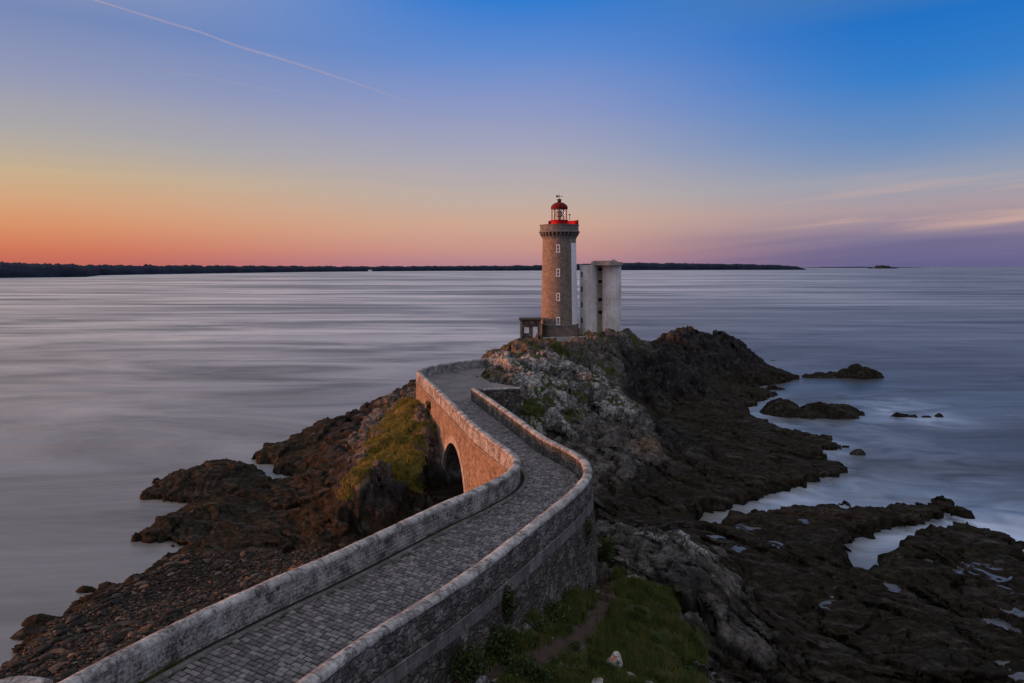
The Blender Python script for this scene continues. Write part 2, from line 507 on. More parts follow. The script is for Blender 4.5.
M['roof'] = simple_mat('bitumen_roof', (.06, .052, .048), .9, .3, 2, .01, .15)
M['far_haze_tint'] = simple_mat('far_land', (.016, .022, .040), .95, .5, .02, .0, .05)  # navy tint in the base colour stands in for distance haze
M['far_house'] = simple_mat('far_white_render', (.7, .68, .66), .8, .05, 1, 0)
M['far_roof'] = simple_mat('far_slate', (.08, .08, .1), .8, .1, 1, 0)
g = NT('window_glass'); M['glass'] = g.fin((.05, .055, .06), .08, None, .5)
g = NT('lantern_glass'); g.bsdf.inputs['Transmission Weight'].default_value = .0
tr = g.n('ShaderNodeBsdfTransparent'); mx = g.n('ShaderNodeMixShader'); mx.inputs[0].default_value = .22
g.bsdf.inputs['Base Color'].default_value = (.55, .56, .58, 1); g.bsdf.inputs['Roughness'].default_value = .05
g.l(tr.outputs[0], mx.inputs[1]); g.l(g.bsdf.outputs[0], mx.inputs[2]); g.l(mx.outputs[0], g.out.inputs[0])
M['lantern_glass'] = g.m


def leaf_mat(name, stops, sc=1.2):
    t = NT(name); P = t.P()
    a = t.attr('tone')[0]
    v = t.math('ADD', t.math('MULTIPLY', a, .4), t.math('MULTIPLY', t.rng(t.noise(P, sc * .7, 5, .65), .32, .68), .6))
    c = t.ramp(v, stops)
    m = t.fin(c, .7, None, .2)
    return m


M['blade'] = leaf_mat('turf_blades', [(.15, (.02, .032, .01)), (.4, (.06, .09, .02)), (.62, (.105, .122, .03)), (.85, (.17, .14, .055))])
M['blade_warm'] = leaf_mat('headland_blades', [(.2, (.04, .06, .014)), (.42, (.13, .13, .026)), (.62, (.25, .21, .045)), (.85, (.27, .16, .05))], .5)
M['leaf'] = leaf_mat('shrub_leaf', [(.2, (.014, .026, .008)), (.5, (.032, .052, .014)), (.8, (.08, .10, .022))])
M['stem'] = simple_mat('plant_stem', (.05, .04, .028), .9, .3, 5, .01)


def stone_mat():
    t = NT('shore_stone'); P = t.P()
    oi = t.n('ShaderNodeObjectInfo'); rnd = oi.outputs['Random']
    tone = t.attr('tone')[0]
    v = t.math('FRACT', t.math('ADD', rnd, tone))
    n = t.noise(P, 4, 7, .65)
    c = t.ramp(v, [(.0, (.012, .012, .012)), (.45, (.024, .022, .020)), (.72, (.042, .038, .034)), (.86, (.12, .105, .092)), (.94, (.16, .08, .045)), (1, (.2, .17, .14))])
    c = t.mix(t.rng(n, .35, .65, .55, 0), c, (.018, .017, .015))
    return t.fin(c, .7, t.bump(n, .06), .15)


M['stone'] = stone_mat()

# ------------------------------------------------------------------ camera, world, sun
cam = bpy.data.cameras.new('camera'); cam.lens = 24.0; cam.sensor_width = 36.0
cam.shift_y = -(341.5 - HY) / 1024.0
cam.clip_start = .5; cam.clip_end = 200000
co = bpy.data.objects.new('camera', cam); co.location = (0, 0, HC); co.rotation_euler = (R(90), 0, 0)
col.objects.link(co); scene.camera = co

SUN_AZ, SUN_EL = -91.0, 4.5          # degrees; azimuth from the view axis, left negative
sun = bpy.data.lights.new('sun', 'SUN'); sun.energy = 4.2; sun.angle = R(14); sun.color = (1.0, .35, .15)
so = bpy.data.objects.new('sun', sun); col.objects.link(so)
sd = Vector((math.sin(R(SUN_AZ)) * math.cos(R(SUN_EL)), math.cos(R(SUN_AZ)) * math.cos(R(SUN_EL)), math.sin(R(SUN_EL))))
so.rotation_euler = sd.to_track_quat('Z', 'Y').to_euler(); so.location = (-60, 40, 60)


def srgb(r, g, b):
    f = lambda c: (c / 255 / 12.92) if c / 255 <= .04045 else ((c / 255 + .055) / 1.055) ** 2.4
    return (f(r), f(g), f(b))


w = bpy.data.worlds.new('World'); scene.world = w; w.use_nodes = True
T = NT.__new__(NT); T.t = w.node_tree; T.t.nodes.clear(); T.pos = None
wo = T.n('ShaderNodeOutputWorld'); bg = T.n('ShaderNodeBackground'); T.l(bg.outputs[0], wo.inputs[0])
gen = T.n('ShaderNodeTexCoord').outputs['Generated']
sx = T.sep(gen)
hor = T.math('SQRT', T.math('ADD', T.math('MULTIPLY', sx[0], sx[0]), T.math('MULTIPLY', sx[1], sx[1])))
tt = T.math('DIVIDE', sx[2], T.math('MAXIMUM', hor, .001))
az = T.math('MULTIPLY', T.math('ARCTAN2', sx[0], sx[1]), 180 / math.pi)
wob = T.math('MULTIPLY', T.math('SUBTRACT', T.noise(T.map(gen, (1.2, 1.2, 9)), 2.0, 4, .55), .5), .03)
tf = T.math('ADD', tt, T.math('MULTIPLY', wob, T.rng(tt, 0, .12)), clamp=True)
k8 = .8 / 683


def skyramp(stops, k): return T.ramp(tf, [((266 - y) * k if y <= 266 else 0, srgb(*c)) for y, c in stops] )


ZEN = (198, 196, 204)
rampL = skyramp([(264, (184, 94, 86)), (250, (196, 106, 84)), (226, (204, 132, 96)), (196, (200, 154, 118)), (166, (190, 164, 132)), (130, (164, 158, 156)), (70, (138, 143, 173)), (0, (110, 128, 174)), (-110, (162, 164, 180)), (-420, ZEN)], k8)
rampC = skyramp([(264, (172, 126, 138)), (250, (190, 140, 134)), (225, (196, 158, 140)), (195, (180, 164, 158)), (160, (160, 158, 174)), (110, (132, 144, 188)), (55, (90, 131, 198)), (0, (38, 116, 200)), (-90, (112, 142, 190)), (-260, (188, 188, 198)), (-420, (196, 194, 202))], 1 / 683)
rampR = skyramp([(264, (92, 92, 134)), (240, (108, 104, 142)), (226, (136, 122, 146)), (205, (160, 142, 152)), (175, (142, 148, 168)), (120, (92, 130, 182)), (60, (38, 116, 192)), (0, (4, 104, 188)), (-70, (70, 112, 164)), (-160, (142, 146, 164)), (-420, (172, 172, 182))], k8)
rampA = skyramp([(264, (240, 96, 52)), (240, (250, 128, 58)), (210, (244, 160, 86)), (160, (212, 180, 140)), (80, (160, 160, 168)), (0, (128, 146, 178)), (-420, ZEN)], k8)
rampB = skyramp([(264, (84, 90, 122)), (220, (112, 108, 140)), (160, (120, 122, 156)), (60, (150, 150, 166)), (-200, (186, 183, 190)), (-420, (196, 194, 202))], k8)
sky = T.mix(T.rng(az, 0, -39, smooth=True), rampC, rampL)
sky = T.mix(T.rng(az, -39, -80, smooth=True), sky, rampA)
sky = T.mix(T.rng(az, -100, -160, smooth=True), sky, rampB)
sky = T.mix(T.rng(az, 0, 31, smooth=True), sky, rampR)
sky = T.mix(T.rng(az, 45, 150, smooth=True), sky, rampB)
# thin streaks of evening cloud low on the right
cv = T.n('ShaderNodeCombineXYZ'); T.l(T.math('MULTIPLY', az, .035), cv.inputs[0]); T.l(T.math('SUBTRACT', tt, T.math('MULTIPLY', az, .0016)), cv.inputs[1])
cn = T.noise(T.map(cv.outputs[0], (1.3, 44, 1)), 1.0, 6, .55, .3)
cmask = T.math('MULTIPLY', T.math('MULTIPLY', T.rng(az, 14, 32, smooth=True), T.rng(tt, .035, .06, smooth=True)), T.rng(tt, .13, .085, smooth=True))
sky = T.mix(T.math('MULTIPLY', T.rng(cn, .5, .68), T.math('MULTIPLY', cmask, .7)), sky, (*srgb(206, 166, 152), 1))
cn2 = T.noise(T.map(cv.outputs[0], (1.0, 60, 1), loc=(4, 2, 0)), 1.0, 5, .55, .2)
bank = T.math('MULTIPLY', T.rng(az, 10, 26, smooth=True), T.rng(tt, .052, .030, smooth=True))
sky = T.mix(T.math('MULTIPLY', T.rng(cn2, .40, .62), T.math('MULTIPLY', bank, .55)), sky, (*srgb(92, 88, 132), 1))
nish = T.n('ShaderNodeTexSky'); nish.sky_type = 'NISHITA'; nish.sun_disc = False
nish.sun_elevation = R(SUN_EL); nish.sun_rotation = R(SUN_AZ)
mixn = T.n('ShaderNodeMix', data_type='RGBA', blend_type='ADD'); mixn.inputs[0].default_value = .012
T.l(sky, mixn.inputs[6]); T.l(nish.outputs[0], mixn.inputs[7])
T.l(mixn.outputs[2], bg.inputs['Color']); bg.inputs['Strength'].default_value = 1.0

vs = scene.view_settings; vs.view_transform = 'Standard'; vs.look = 'None'; vs.exposure = 0.08; vs.gamma = 1; vs.use_curve_mapping = False

# ------------------------------------------------------------------ causeway walls: paths
def path(pts, step=.3, smooth=3):
    P = np.array(pts, float)
    out = []
    Q = np.vstack([2 * P[0] - P[1], P, 2 * P[-1] - P[-2]])
    for i in range(1, len(Q) - 2):
        p0, p1, p2, p3 = Q[i - 1:i + 3]
        for k in range(24):
            t = k / 24
            out.append(.5 * ((2 * p1) + (-p0 + p2) * t + (2 * p0 - 5 * p1 + 4 * p2 - p3) * t * t + (-p0 + 3 * p1 - 3 * p2 + p3) * t ** 3))
    out.append(P[-1]); A = np.array(out)

    def resample(A):
        d = np.r_[0, np.cumsum(np.hypot(*np.diff(A, axis=0).T))]
        n = max(2, int(d[-1] / step) + 1)
        s = np.linspace(0, d[-1], n)
        return np.c_[np.interp(s, d, A[:, 0]), np.interp(s, d, A[:, 1])]
    A = resample(A)
    for _ in range(smooth * 3):
        B = A.copy(); B[1:-1] = .25 * A[:-2] + .5 * A[1:-1] + .25 * A[2:]; A = B
    return resample(A)


def normals(A):
    d = np.gradient(A, axis=0); d /= np.hypot(d[:, 0], d[:, 1])[:, None]
    return np.c_[d[:, 1], -d[:, 0]]          # right-hand side of travel


def arclen(A): return np.r_[0, np.cumsum(np.hypot(*np.diff(A, axis=0).T))]


TOP = ZR + PH
Lpx = [(55, 683), (160, 628), (258, 583), (338, 549), (436, 504), (469, 490), (498, 476), (508, 469.5), (512.3, 464.5), (513.4, 460.5), (511.5, 456.5), (504, 449.5), (484.5, 435.4), (469, 422.7), (447, 401), (431.3, 385.5), (420.4, 375.3), (416.2, 371.6), (418, 369.0), (428.2, 365.9), (447, 362.7), (470.5, 359.6), (499, 357.3)]
Rpx = [(302, 683), (360, 641), (408, 611), (447, 587), (486, 560), (545, 514), (572, 492.5), (582.5, 481.5), (587.5, 474), (588, 467), (583, 458.5), (570, 450), (550, 440.5), (535, 431), (513, 415), (490, 399), (473.4, 387.8)]
Lw = [W(a, b, TOP)[:2] for a, b in Lpx]; Rw = [W(a, b, TOP)[:2] for a, b in Rpx]
ext = lambda p: [tuple(np.array(p[0]) + (np.array(p[0]) - np.array(p[1])) / np.hypot(*(np.array(p[0]) - np.array(p[1]))) * 9)] + p
Lo = path(ext(Lw)); Lo_n = normals(Lo)
Rc = path(ext(Rw)); Rc_n = normals(Rc)
TH = .52
Li = Lo + Lo_n * TH                     # inner edge of the left parapet
Ri = Rc - Rc_n * TH / 2; Ro = Rc + Rc_n * TH / 2


def ribbon(A, N, prof, name, mat, parent, jit=.0, caps=True, smooth=True, u0=0.0):
    """sweep a profile [(offset along N, z)] along the path A"""
    s = arclen(A); P = len(prof)
    cl = np.r_[0, np.cumsum([math.hypot(prof[i][0] - prof[i - 1][0], prof[i][1] - prof[i - 1][1]) for i in range(1, P)])]
    v = np.zeros((len(A), P, 3)); uv = np.zeros((len(A), P, 2))
    for j, (o, z) in enumerate(prof):
        v[:, j, :2] = A + N * o; v[:, j, 2] = z
        uv[:, j, 0] = s + u0; uv[:, j, 1] = cl[j]
    if jit:
        q = v.reshape(-1, 3)
        for k in range(3):
            v[..., k] += noise3(q[:, 0] * 1.7 + 50, q[:, 1] * 1.7 + 50, q[:, 2] * 1.7 + 50, 90 + k).reshape(v.shape[:2]) * jit
    f = []
    for i in range(len(A) - 1):
        for j in range(P - 1):
            f.append((i * P + j, i * P + j + 1, (i + 1) * P + j + 1, (i + 1) * P + j))
    if caps:
        f.append(tuple(range(P))[::-1]); f.append(tuple((len(A) - 1) * P + j for j in range(P)))
    o = mesh_obj(name, v.reshape(-1, 3), f, mat, parent, uv.reshape(-1, 2))
    if smooth: auto_smooth(o, 40)
    return o


def cope_prof(o0, o1, zb, h, over=.03, n=8):
    c = (o0 + o1) / 2; r = abs(o1 - o0) / 2 + over; sgn = 1 if o1 > o0 else -1
    p = [(c - sgn * r, zb)]
    for k in range(n + 1):
        a = math.pi * (1 - k / n)
        p.append((c + sgn * r * math.cos(a), zb + .06 + (h - .06) * math.sin(a) ** .8))
    p.append((c + sgn * r, zb))
    return p


bridge = empty('stone_bridge', (0, 0, 0), 0, 'winding stone causeway bridge with one arch leading out to the lighthouse', 'bridge')
# parapets
pl = ribbon(Lo, Lo_n, [(0, ZR - .02), (0, ZR + .35), (0, ZR + .7), (0, TOP - .2), (TH, TOP - .2), (TH, ZR + .7), (TH, ZR + .35), (TH, ZR - .12)], 'parapet', M['parapet'], bridge, .025)
ribbon(Lo, Lo_n, cope_prof(0, TH, TOP - .2, .22), 'coping', M['coping'], pl, .02)
prr = ribbon(Rc, Rc_n, [(-TH / 2, ZR - .12), (-TH / 2, ZR + .35), (-TH / 2, ZR + .7), (-TH / 2, TOP - .2), (TH / 2, TOP - .2), (TH / 2, ZR + .7), (TH / 2, ZR + .35), (TH / 2, ZR - .02)], 'parapet', M['parapet_dark'], bridge, .025)
ribbon(Rc, Rc_n, cope_prof(-TH / 2, TH / 2, TOP - .2, .22), 'coping', M['coping'], prr, .02)
pl['label'] = 'parapet on the seaward left side, glowing orange outside'
prr['label'] = 'parapet on the right side of the roadway'

# arch position on the left face, and straight across on the right face
ARC_R, ARC_Z = 5.5, 1.86
cL = np.array((-5.34, 63.5))
iL = int(np.argmin(np.hypot(*(Lo - cL).T))); cL = Lo[iL]
tgt = cL + Lo_n[iL] * 5.3
iR = int(np.argmin(np.hypot(*(Ro - tgt).T))); cR = Ro[iR]


def side_wall(A, N, ic, sgn, ztop, zfoot, name, mat, batter=.05):
    """battered wall face under the parapet; sgn = outward direction along N; arch cut at path index ic"""
    s = arclen(A); s0 = s[ic]
    extra = [s0 - ARC_R, s0 + ARC_R] + list(s0 + ARC_R * np.cos(np.linspace(0, math.pi, 41)))
    ss = np.unique(np.round(np.r_[s, extra], 4))
    ax = np.interp(ss, s, A[:, 0]); ay = np.interp(ss, s, A[:, 1]); nx = np.interp(ss, s, N[:, 0]); ny = np.interp(ss, s, N[:, 1])
    ent = []
    for k in range(len(ss)):
        d = ss[k] - s0
        if abs(abs(d) - ARC_R) < 1e-3:
            b = [zfoot, ARC_Z] if d < 0 else [ARC_Z, zfoot]
        elif abs(d) < ARC_R: b = [ARC_Z + math.sqrt(ARC_R ** 2 - d * d)]
        else: b = [zfoot]
        for z in b: ent.append((k, z))
    rows = 9; v = []; uv = []
    for k, zb in ent:
        for r in range(rows + 1):
            z = zb + (ztop - zb) * r / rows
            o = sgn * batter * (ztop - z)
            v.append((ax[k] + nx[k] * o, ay[k] + ny[k] * o, z)); uv.append((ss[k], z))
    f = []
    for e in range(len(ent) - 1):
        if ent[e][0] == ent[e + 1][0]: continue
        for r in range(rows):
            a = e * (rows + 1) + r; b = a + rows + 1
            f.append((a, b, b + 1, a + 1) if sgn > 0 else (a, a + 1, b + 1, b))
    return mesh_obj(name, v, f, mat, bridge, uv)


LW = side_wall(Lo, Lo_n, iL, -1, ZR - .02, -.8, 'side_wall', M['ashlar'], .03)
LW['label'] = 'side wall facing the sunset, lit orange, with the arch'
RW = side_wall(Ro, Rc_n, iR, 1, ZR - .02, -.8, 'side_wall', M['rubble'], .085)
RW['label'] = 'shaded rubble side wall facing the grassy ledge'
b1 = ribbon(Lo, Lo_n, [(.0, ZR - .30), (-.09, ZR - .28), (-.09, ZR - .06), (0, ZR - .02)], 'string_course', M['ashlar'], bridge, .01, False)
b2 = ribbon(Ro, Rc_n, [(.03, ZR - .95), (.115, ZR - .90), (.075, ZR - .36), (.0, ZR - .30)], 'string_course', M['band'], bridge, .012, False)


def arch_pts(A, N, ic, rad, off, sgn, batter):
    s = arclen(A); s0 = s[ic]; out = []
    for k in range(33):
        a = math.pi * k / 32
        d = s0 + rad * math.cos(a); z = ARC_Z + rad * math.sin(a)
        o = sgn * (batter * (ZR - z) + off)
        out.append((np.interp(d, s, A[:, 0]) + np.interp(d, s, N[:, 0]) * o, np.interp(d, s, A[:, 1]) + np.interp(d, s, N[:, 1]) * o, z))
    return out


for A, N, ic, sgn, bt in ((Lo, Lo_n, iL, -1, .03), (Ro, Rc_n, iR, 1, .085)):
    v = []; uv = []
    inn = arch_pts(A, N, ic, ARC_R - .003, .05, sgn, bt); outr = arch_pts(A, N, ic, ARC_R + .62, .05, sgn, bt)
    inb = arch_pts(A, N, ic, ARC_R - .003, -.4, sgn, bt); oub = arch_pts(A, N, ic, ARC_R + .62, -.1, sgn, bt)
    for k in range(33):
        u = k / 32 * math.pi * ARC_R
        v += [inb[k], inn[k], outr[k], oub[k]]; uv += [(u, 0), (u, .4), (u, 1.0), (u, 1.1)]
    # springing piers under the ring
    f = []
    for k in range(32):
        for j in range(3):
            f.append((k * 4 + j, k * 4 + j + 1, k * 4 + 5 + j, k * 4 + 4 + j))
    o = mesh_obj('arch_ring', v, f, M['voussoir'], bridge, uv)
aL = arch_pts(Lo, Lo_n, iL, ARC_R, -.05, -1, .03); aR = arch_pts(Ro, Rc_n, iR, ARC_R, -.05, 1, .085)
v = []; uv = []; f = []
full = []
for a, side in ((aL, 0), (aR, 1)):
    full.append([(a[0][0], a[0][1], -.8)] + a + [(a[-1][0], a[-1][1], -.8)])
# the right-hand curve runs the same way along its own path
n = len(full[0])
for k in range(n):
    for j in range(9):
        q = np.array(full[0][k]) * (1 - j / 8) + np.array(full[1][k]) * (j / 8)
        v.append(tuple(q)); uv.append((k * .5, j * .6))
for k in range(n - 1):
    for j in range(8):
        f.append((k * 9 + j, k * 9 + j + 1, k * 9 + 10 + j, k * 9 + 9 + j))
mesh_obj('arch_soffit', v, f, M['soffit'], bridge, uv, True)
# short return wall where the right parapet ends, and the wall behind it
p0 = np.array(Rc[-1]); p1 = np.array(W(520, 386.5, TOP - .05)[:2])
RA = path([p0, p0 * .5 + p1 * .5, p1], .3, 1); RN = normals(RA)
rw = ribbon(RA, RN, [(-.24, 5.5), (-.24, TOP - .28), (.24, TOP - .28), (.24, 5.5)], 'return_wall', M['rubble'], bridge, .02)
ribbon(RA, RN, cope_prof(-.24, .24, TOP - .28, .18), 'coping', M['coping'], rw, .015)

# ------------------------------------------------------------------ roadway
def at(A, s):
    d = arclen(A); return np.array((np.interp(s, d, A[:, 0]), np.interp(s, d, A[:, 1])))


def near_s(A, p):
    i = int(np.argmin(np.hypot(*(A - np.array(p)).T))); return arclen(A)[i]


bendL = near_s(Li, W(520.6, 461, TOP)[:2]); bendR = near_s(Ri, W(584, 466, TOP)[:2])
endR = arclen(Ri)[-1]; endL = near_s(Li, at(Ri, endR) - Rc_n[-1] * 4.2)
# pairs along both kerbs (near end, before bend, bend, after bend, end)
pairs = [(0, near_s(Ri, at(Li, 0) + Lo_n[0] * 4.1))]
for fr in (.3, .6, .86):
    s = bendL * fr; i = int(np.argmin(np.abs(arclen(Li) - s))); pairs.append((s, near_s(Ri, at(Li, s) + Lo_n[i] * 4.2)))
pairs.append((bendL, bendR)); pairs.append((endL, endR))
PL = np.array([p[0] for p in pairs]); PR = np.array([p[1] for p in pairs])
mean = .5 * (PL + PR); mean -= mean[0]
rowsp = .235
mm = np.arange(0, mean[-1], rowsp)
cv_, cf_, ct_ = [], [], []
rr = random.Random(3)
kerb_in = []
for ri, m in enumerate(mm):
    qa = [np.array([*at(Li, np.interp(q, mean, PL))]) for q in (m, m + rowsp)]
    qb = [np.array([*at(Ri, np.interp(q, mean, PR))]) for q in (m, m + rowsp)]
    wdt = np.hypot(*(qb[0] - qa[0]))
    kerb_in.append(qa[0] + (qb[0] - qa[0]) / wdt * .30)
    t0 = .60 / wdt; t1 = 1 - .12 / wdt
    tcur = t0 + rr.uniform(-.03, .02)
    while tcur < t1:
        wd = rr.uniform(.24, .46) / wdt
        te = min(tcur + wd, t1)
        if te - tcur > .08 / wdt:
            gp = .021; a = tcur + gp / wdt; b = te - gp / wdt
            j = lambda: rr.uniform(-.012, .012)
            cs = []
            for (tq, q) in ((a, 0.09), (b, 0.09), (b, .91), (a, .91)):
                pa = qa[0] * (1 - q) + qa[1] * q; pb = qb[0] * (1 - q) + qb[1] * q
                p = pa * (1 - tq) + pb * tq
                cs.append(p + np.array((j(), j())))
            c = sum(cs) / 4; hz = ZR + rr.uniform(-.018, .018); tl = rr.uniform(-.012, .012), rr.uniform(-.012, .012)
            o = len(cv_)
            for p in cs: cv_.append((p[0], p[1], ZR - .07))
            for i, p in enumerate(cs): cv_.append((p[0], p[1], hz - .018))
            for i, p in enumerate(cs):
                q = c + (p - c) * .82; cv_.append((q[0], q[1], hz + (tl[0] if i in (0, 3) else -tl[0]) + (tl[1] if i < 2 else -tl[1])))
            cf_.append((o + 8, o + 9, o + 10, o + 11))
            for k in (0, 4):
                for i in range(4):
                    cf_.append((o + k + i, o + k + (i + 1) % 4, o + k + 4 + (i + 1) % 4, o + k + 4 + i))
            ct_ += [rr.random()] * 12
        tcur = te
road = mesh_obj('cobbled_road', cv_, cf_, M['cobble'])
at_ = road.data.attributes.new('tone', 'FLOAT_COLOR', 'POINT')
at_.data.foreach_set('color', np.repeat(np.array(ct_, np.float32)[:, None], 4, 1).ravel())
auto_smooth(road, 50)
tag(road, 'narrow cobbled roadway between the stone parapets', 'road', kind='structure')
# bedding under the stones
v = []; f = []
for k, m in enumerate(np.linspace(0, mean[-1], 220)):
    a = at(Li, np.interp(m, mean, PL)); b = at(Ri, np.interp(m, mean, PR))
    a2 = a - (b - a) * .03; b2 = b + (b - a) * .03
    v += [(a2[0], a2[1], ZR - .035), (b2[0], b2[1], ZR - .035)]
    if k: f.append((2 * k - 2, 2 * k - 1, 2 * k + 1, 2 * k))
o = mesh_obj('road_bed', v, f, M['bed']); tag(o, 'dark earth bedding between the road cobbles', 'road', kind='structure')
# smooth kerb stones along the left side
KA = path(kerb_in[::3], .3, 2); KN = normals(KA)
o = ribbon(KA, KN, [(0, ZR - .1), (.0, ZR + .035), (.03, ZR + .05), (.25, ZR + .045), (.28, ZR - .06)], 'kerb', M['band'], None, .014)
tag(o, 'low kerb of worn slabs along the left edge of the cobbles', 'kerb', kind='structure')
# trodden gravel yard where the causeway widens
yp = [tuple(at(Li, s)) for s in np.linspace(endL - .5, arclen(Li)[-1], 60)]
yard = [tuple(at(Ri, endR)), tuple(at(Ri, endR - .6))] + yp + [W(487, 361, ZR)[:2], W(486, 369, ZR)[:2], W(480, 376, ZR)[:2], W(490, 382, ZR)[:2], W(516, 386.5, ZR)[:2]]
yc = np.mean(np.array(yard), axis=0)
gx, gy = np.meshgrid(np.linspace(-15, 6, 110), np.linspace(70, 112, 180)); gx = gx.ravel(); gy = gy.ravel()
YS = np.array(yard)
bm = bmesh.new()
vs_ = [bm.verts.new((p[0], p[1], ZR - .012)) for p in yard]
bm.faces.new(vs_); bmesh.ops.triangulate(bm, faces=bm.faces[:])
me = bpy.data.meshes.new('gravel_yard'); bm.to_mesh(me); bm.free(); me.materials.append(M['gravel'])
o = bpy.data.objects.new('gravel_yard', me); col.objects.link(o)
tag(o, 'trodden gravel yard at the far end of the causeway', 'yard', kind='structure')

# ------------------------------------------------------------------ terrain
shore_px = [(-60, 700), (0, 667), (15.6, 655), (25, 643.5), (39, 632), (60.5, 620), (80, 604.5), (96, 598.6), (105.5, 591), (125, 585), (156, 565.6), (181, 551.6), (203, 550), (178, 547), (169, 545), (147, 536), (148, 532), (159, 522), (175, 512.5), (192, 505),
            (165, 502), (140, 498), (160, 483), (200, 470), (229.6, 464.7), (259.5, 476), (276, 485.7), (299, 484.7), (299, 479.7), (276, 473), (274.5, 465), (248, 459.7),
            (270, 453), (300, 443), (350, 428), (380, 407), (395, 399.5), (410, 393)]
shore = [W(a, b, 0)[:2] for a, b in shore_px]
shore += [(-14, 131), (-7, 133), (-3, 142), (6, 155), (22, 162), (42, 163), (58, 158), (61.5, 150)]
shore_px2 = [(797, 379), (792.7, 381), (779, 384), (759.5, 386.5), (744, 389), (740, 391.5), (755.6, 391.5), (769, 393), (773, 396), (765, 400), (752, 405), (742, 410.5), (752, 418), (773, 428), (798.6, 434), (828, 440), (849, 446), (826, 451.6), (824, 456), (810, 462),
             (825, 463.5), (837.7, 465), (840, 471), (834, 477), (818, 480), (805, 486), (778, 491), (762, 501), (742, 509), (722, 520), (742, 517), (778, 514), (811, 512), (841, 514.5), (844, 516.7), (879, 512.3), (905.5, 508.8), (919.6, 507), (935, 507), (942, 499), (950, 508), (965, 517.6),
             (945, 514), (932, 518), (916, 523), (898.5, 530), (868.6, 534), (867, 537), (851, 545.7), (854.5, 561.5), (854.5, 572), (861.6, 576), (868.6, 574), (873, 551), (884, 542), (902, 537), (918, 533), (949.5, 533), (974, 535), (1002, 536), (1009, 545.7), (1018, 561.5), (1024, 575), (1060, 590), (1250, 605)]
shore += [W(a, b, 0)[:2] for a, b in shore_px2]
shore += [(75, 8), (-48, 8)]
road_poly = [tuple(p) for p in Lo[:int(np.argmin(np.abs(arclen(Lo) - (endL))))]] + [tuple(p) for p in Ro[::-1]]
yard_poly = yard

C = []                                             # (x, y, z)
cp = lambda *a: C.extend(W(px, py, z) for px, py, z in a)
wp = lambda *a: C.extend(a)
wp((5.2, 43.6, 4.8), (4.6, 41, 5.3), (3.4, 38.3, 5.8), (1.6, 34.5, 6.35), (0.2, 31.6, 6.75), (-1.8, 28.2, 6.95), (-4, 24.5, 7.1), (3, 45, 5.0))
cp((603, 566, 4.6), (600, 640, 5.1), (560, 683, 5.8), (640, 560, 4.6), (640, 600, 4.7), (650, 640, 4.5), (690, 690, 4.0), (620, 683, 5.1),
   (625, 537, 4.2), (652, 537, 4.6), (690, 541, 4.5), (706, 548, 4.1), (680, 568, 4.2), (705, 587, 4.0), (670, 590, 4.4), (722, 566, 2.6), (745, 590, 2.4), (735, 610, 2.9), (720, 640, 3.2), (735, 683, 3.0),
   (690, 600, 4.1), (690, 640, 3.6), (670, 610, 4.4), (780, 640, 2.2), (800, 683, 2.4), (860, 683, 2.2), (900, 675, 2.0), (840, 640, 1.2), (900, 650, .9), (790, 612, 1.1),
   (930, 655, 1.9), (980, 670, 1.6), (1024, 683, 1.5), (900, 610, 1.7), (860, 600, 1.4), (840, 585, 1.2), (960, 620, 1.4), (1010, 620, 1.1), (950, 590, 1.1), (940, 560, 1.5), (990, 555, 1.2), (900, 555, 1.6), (930, 540, 1.4), (980, 575, .8), (880, 565, 1.3), (1000, 600, .9),
   (730, 542, 1.5), (760, 528, .8), (700, 536, 1.6), (800, 525, .8), (830, 540, 1.2), (800, 560, 1.5), (760, 560, 1.4), (780, 580, 1.2), (840, 525, .9), (880, 522, .9), (915, 514, .8), (940, 509, .6), (845, 560, 1.1))
wp((5, 18, 6.4), (12, 18, 4.8), (22, 18, 3), (40, 18, 2.5), (60, 30, 2), (0, 12, 7.6), (30, 28, 1.9))
# main rock, its hump and lower slopes
cp((497, 352, 11.2), (492, 366, 10.4), (503, 374, 10.3), (492, 376, 10.0), (500, 357, 10.9), (530, 355, 10.7), (560, 357, 10.4), (590, 370, 9.2), (610, 385, 8.0), (628, 400, 6.9), (640, 415, 5.7), (655, 440, 3.8), (540, 378, 9.2), (570, 393, 8.0), (520, 398, 8.0), (545, 410, 7.2), (600, 418, 5.9), (575, 430, 5.6), (600, 445, 4.7), (620, 470, 3.2), (650, 482, 2.4), (700, 480, 1.7), (640, 515, 1.5), (610, 522, 1.8), (690, 515, 1.0), (760, 470, 1.3), (700, 440, 2.3), (800, 450, .9), (825, 470, .7), (760, 430, .9), (740, 495, .8), (670, 455, 2.9),
   (640, 400, 2.5), (655, 420, 1.8), (640, 380, 5.0), (668, 395, 3.0))
wp((8, 108, 8.9), (13, 103.5, 6.4), (17, 98, 3.6), (20, 92, 2.4), (10, 112, 10.2), (15, 110, 8.0))
wp((5, 61, 3), (3, 56, 3.4), (0, 72, 5), (2, 78, 7.5), (-1, 84, 9.2), (7, 62, 2.4))
# tower platform and cliff falling to the right
wp((2, 124, 11.3), (8.5, 124, 11.0), (8.5, 130, 11), (16.5, 131, 11.2), (16.5, 124.5, 12.0), (12, 122, 11.6), (2, 118, 11.0), (-2, 118, 10.6), (5, 112, 10.8), (-3.5, 112, 9.6), (-5.5, 112, 5.0), (-8, 118, 2), (21, 126, 11.4), (23, 122, 10.0), (5, 138, 9.5), (16, 142, 9), (0, 132, 8), (12, 114, 10.8))
cp((645, 350, 9.1), (662, 364, 7.8), (688, 370, 6.9), (700, 382, 4.2), (705, 410, 1.9), (690, 410, 1.5), (675, 400, 2.2), (720, 440, 1.4), (730, 415, 1.2), (725, 400, 1.5), (650, 372, 7.0), (625, 352, 10.0))
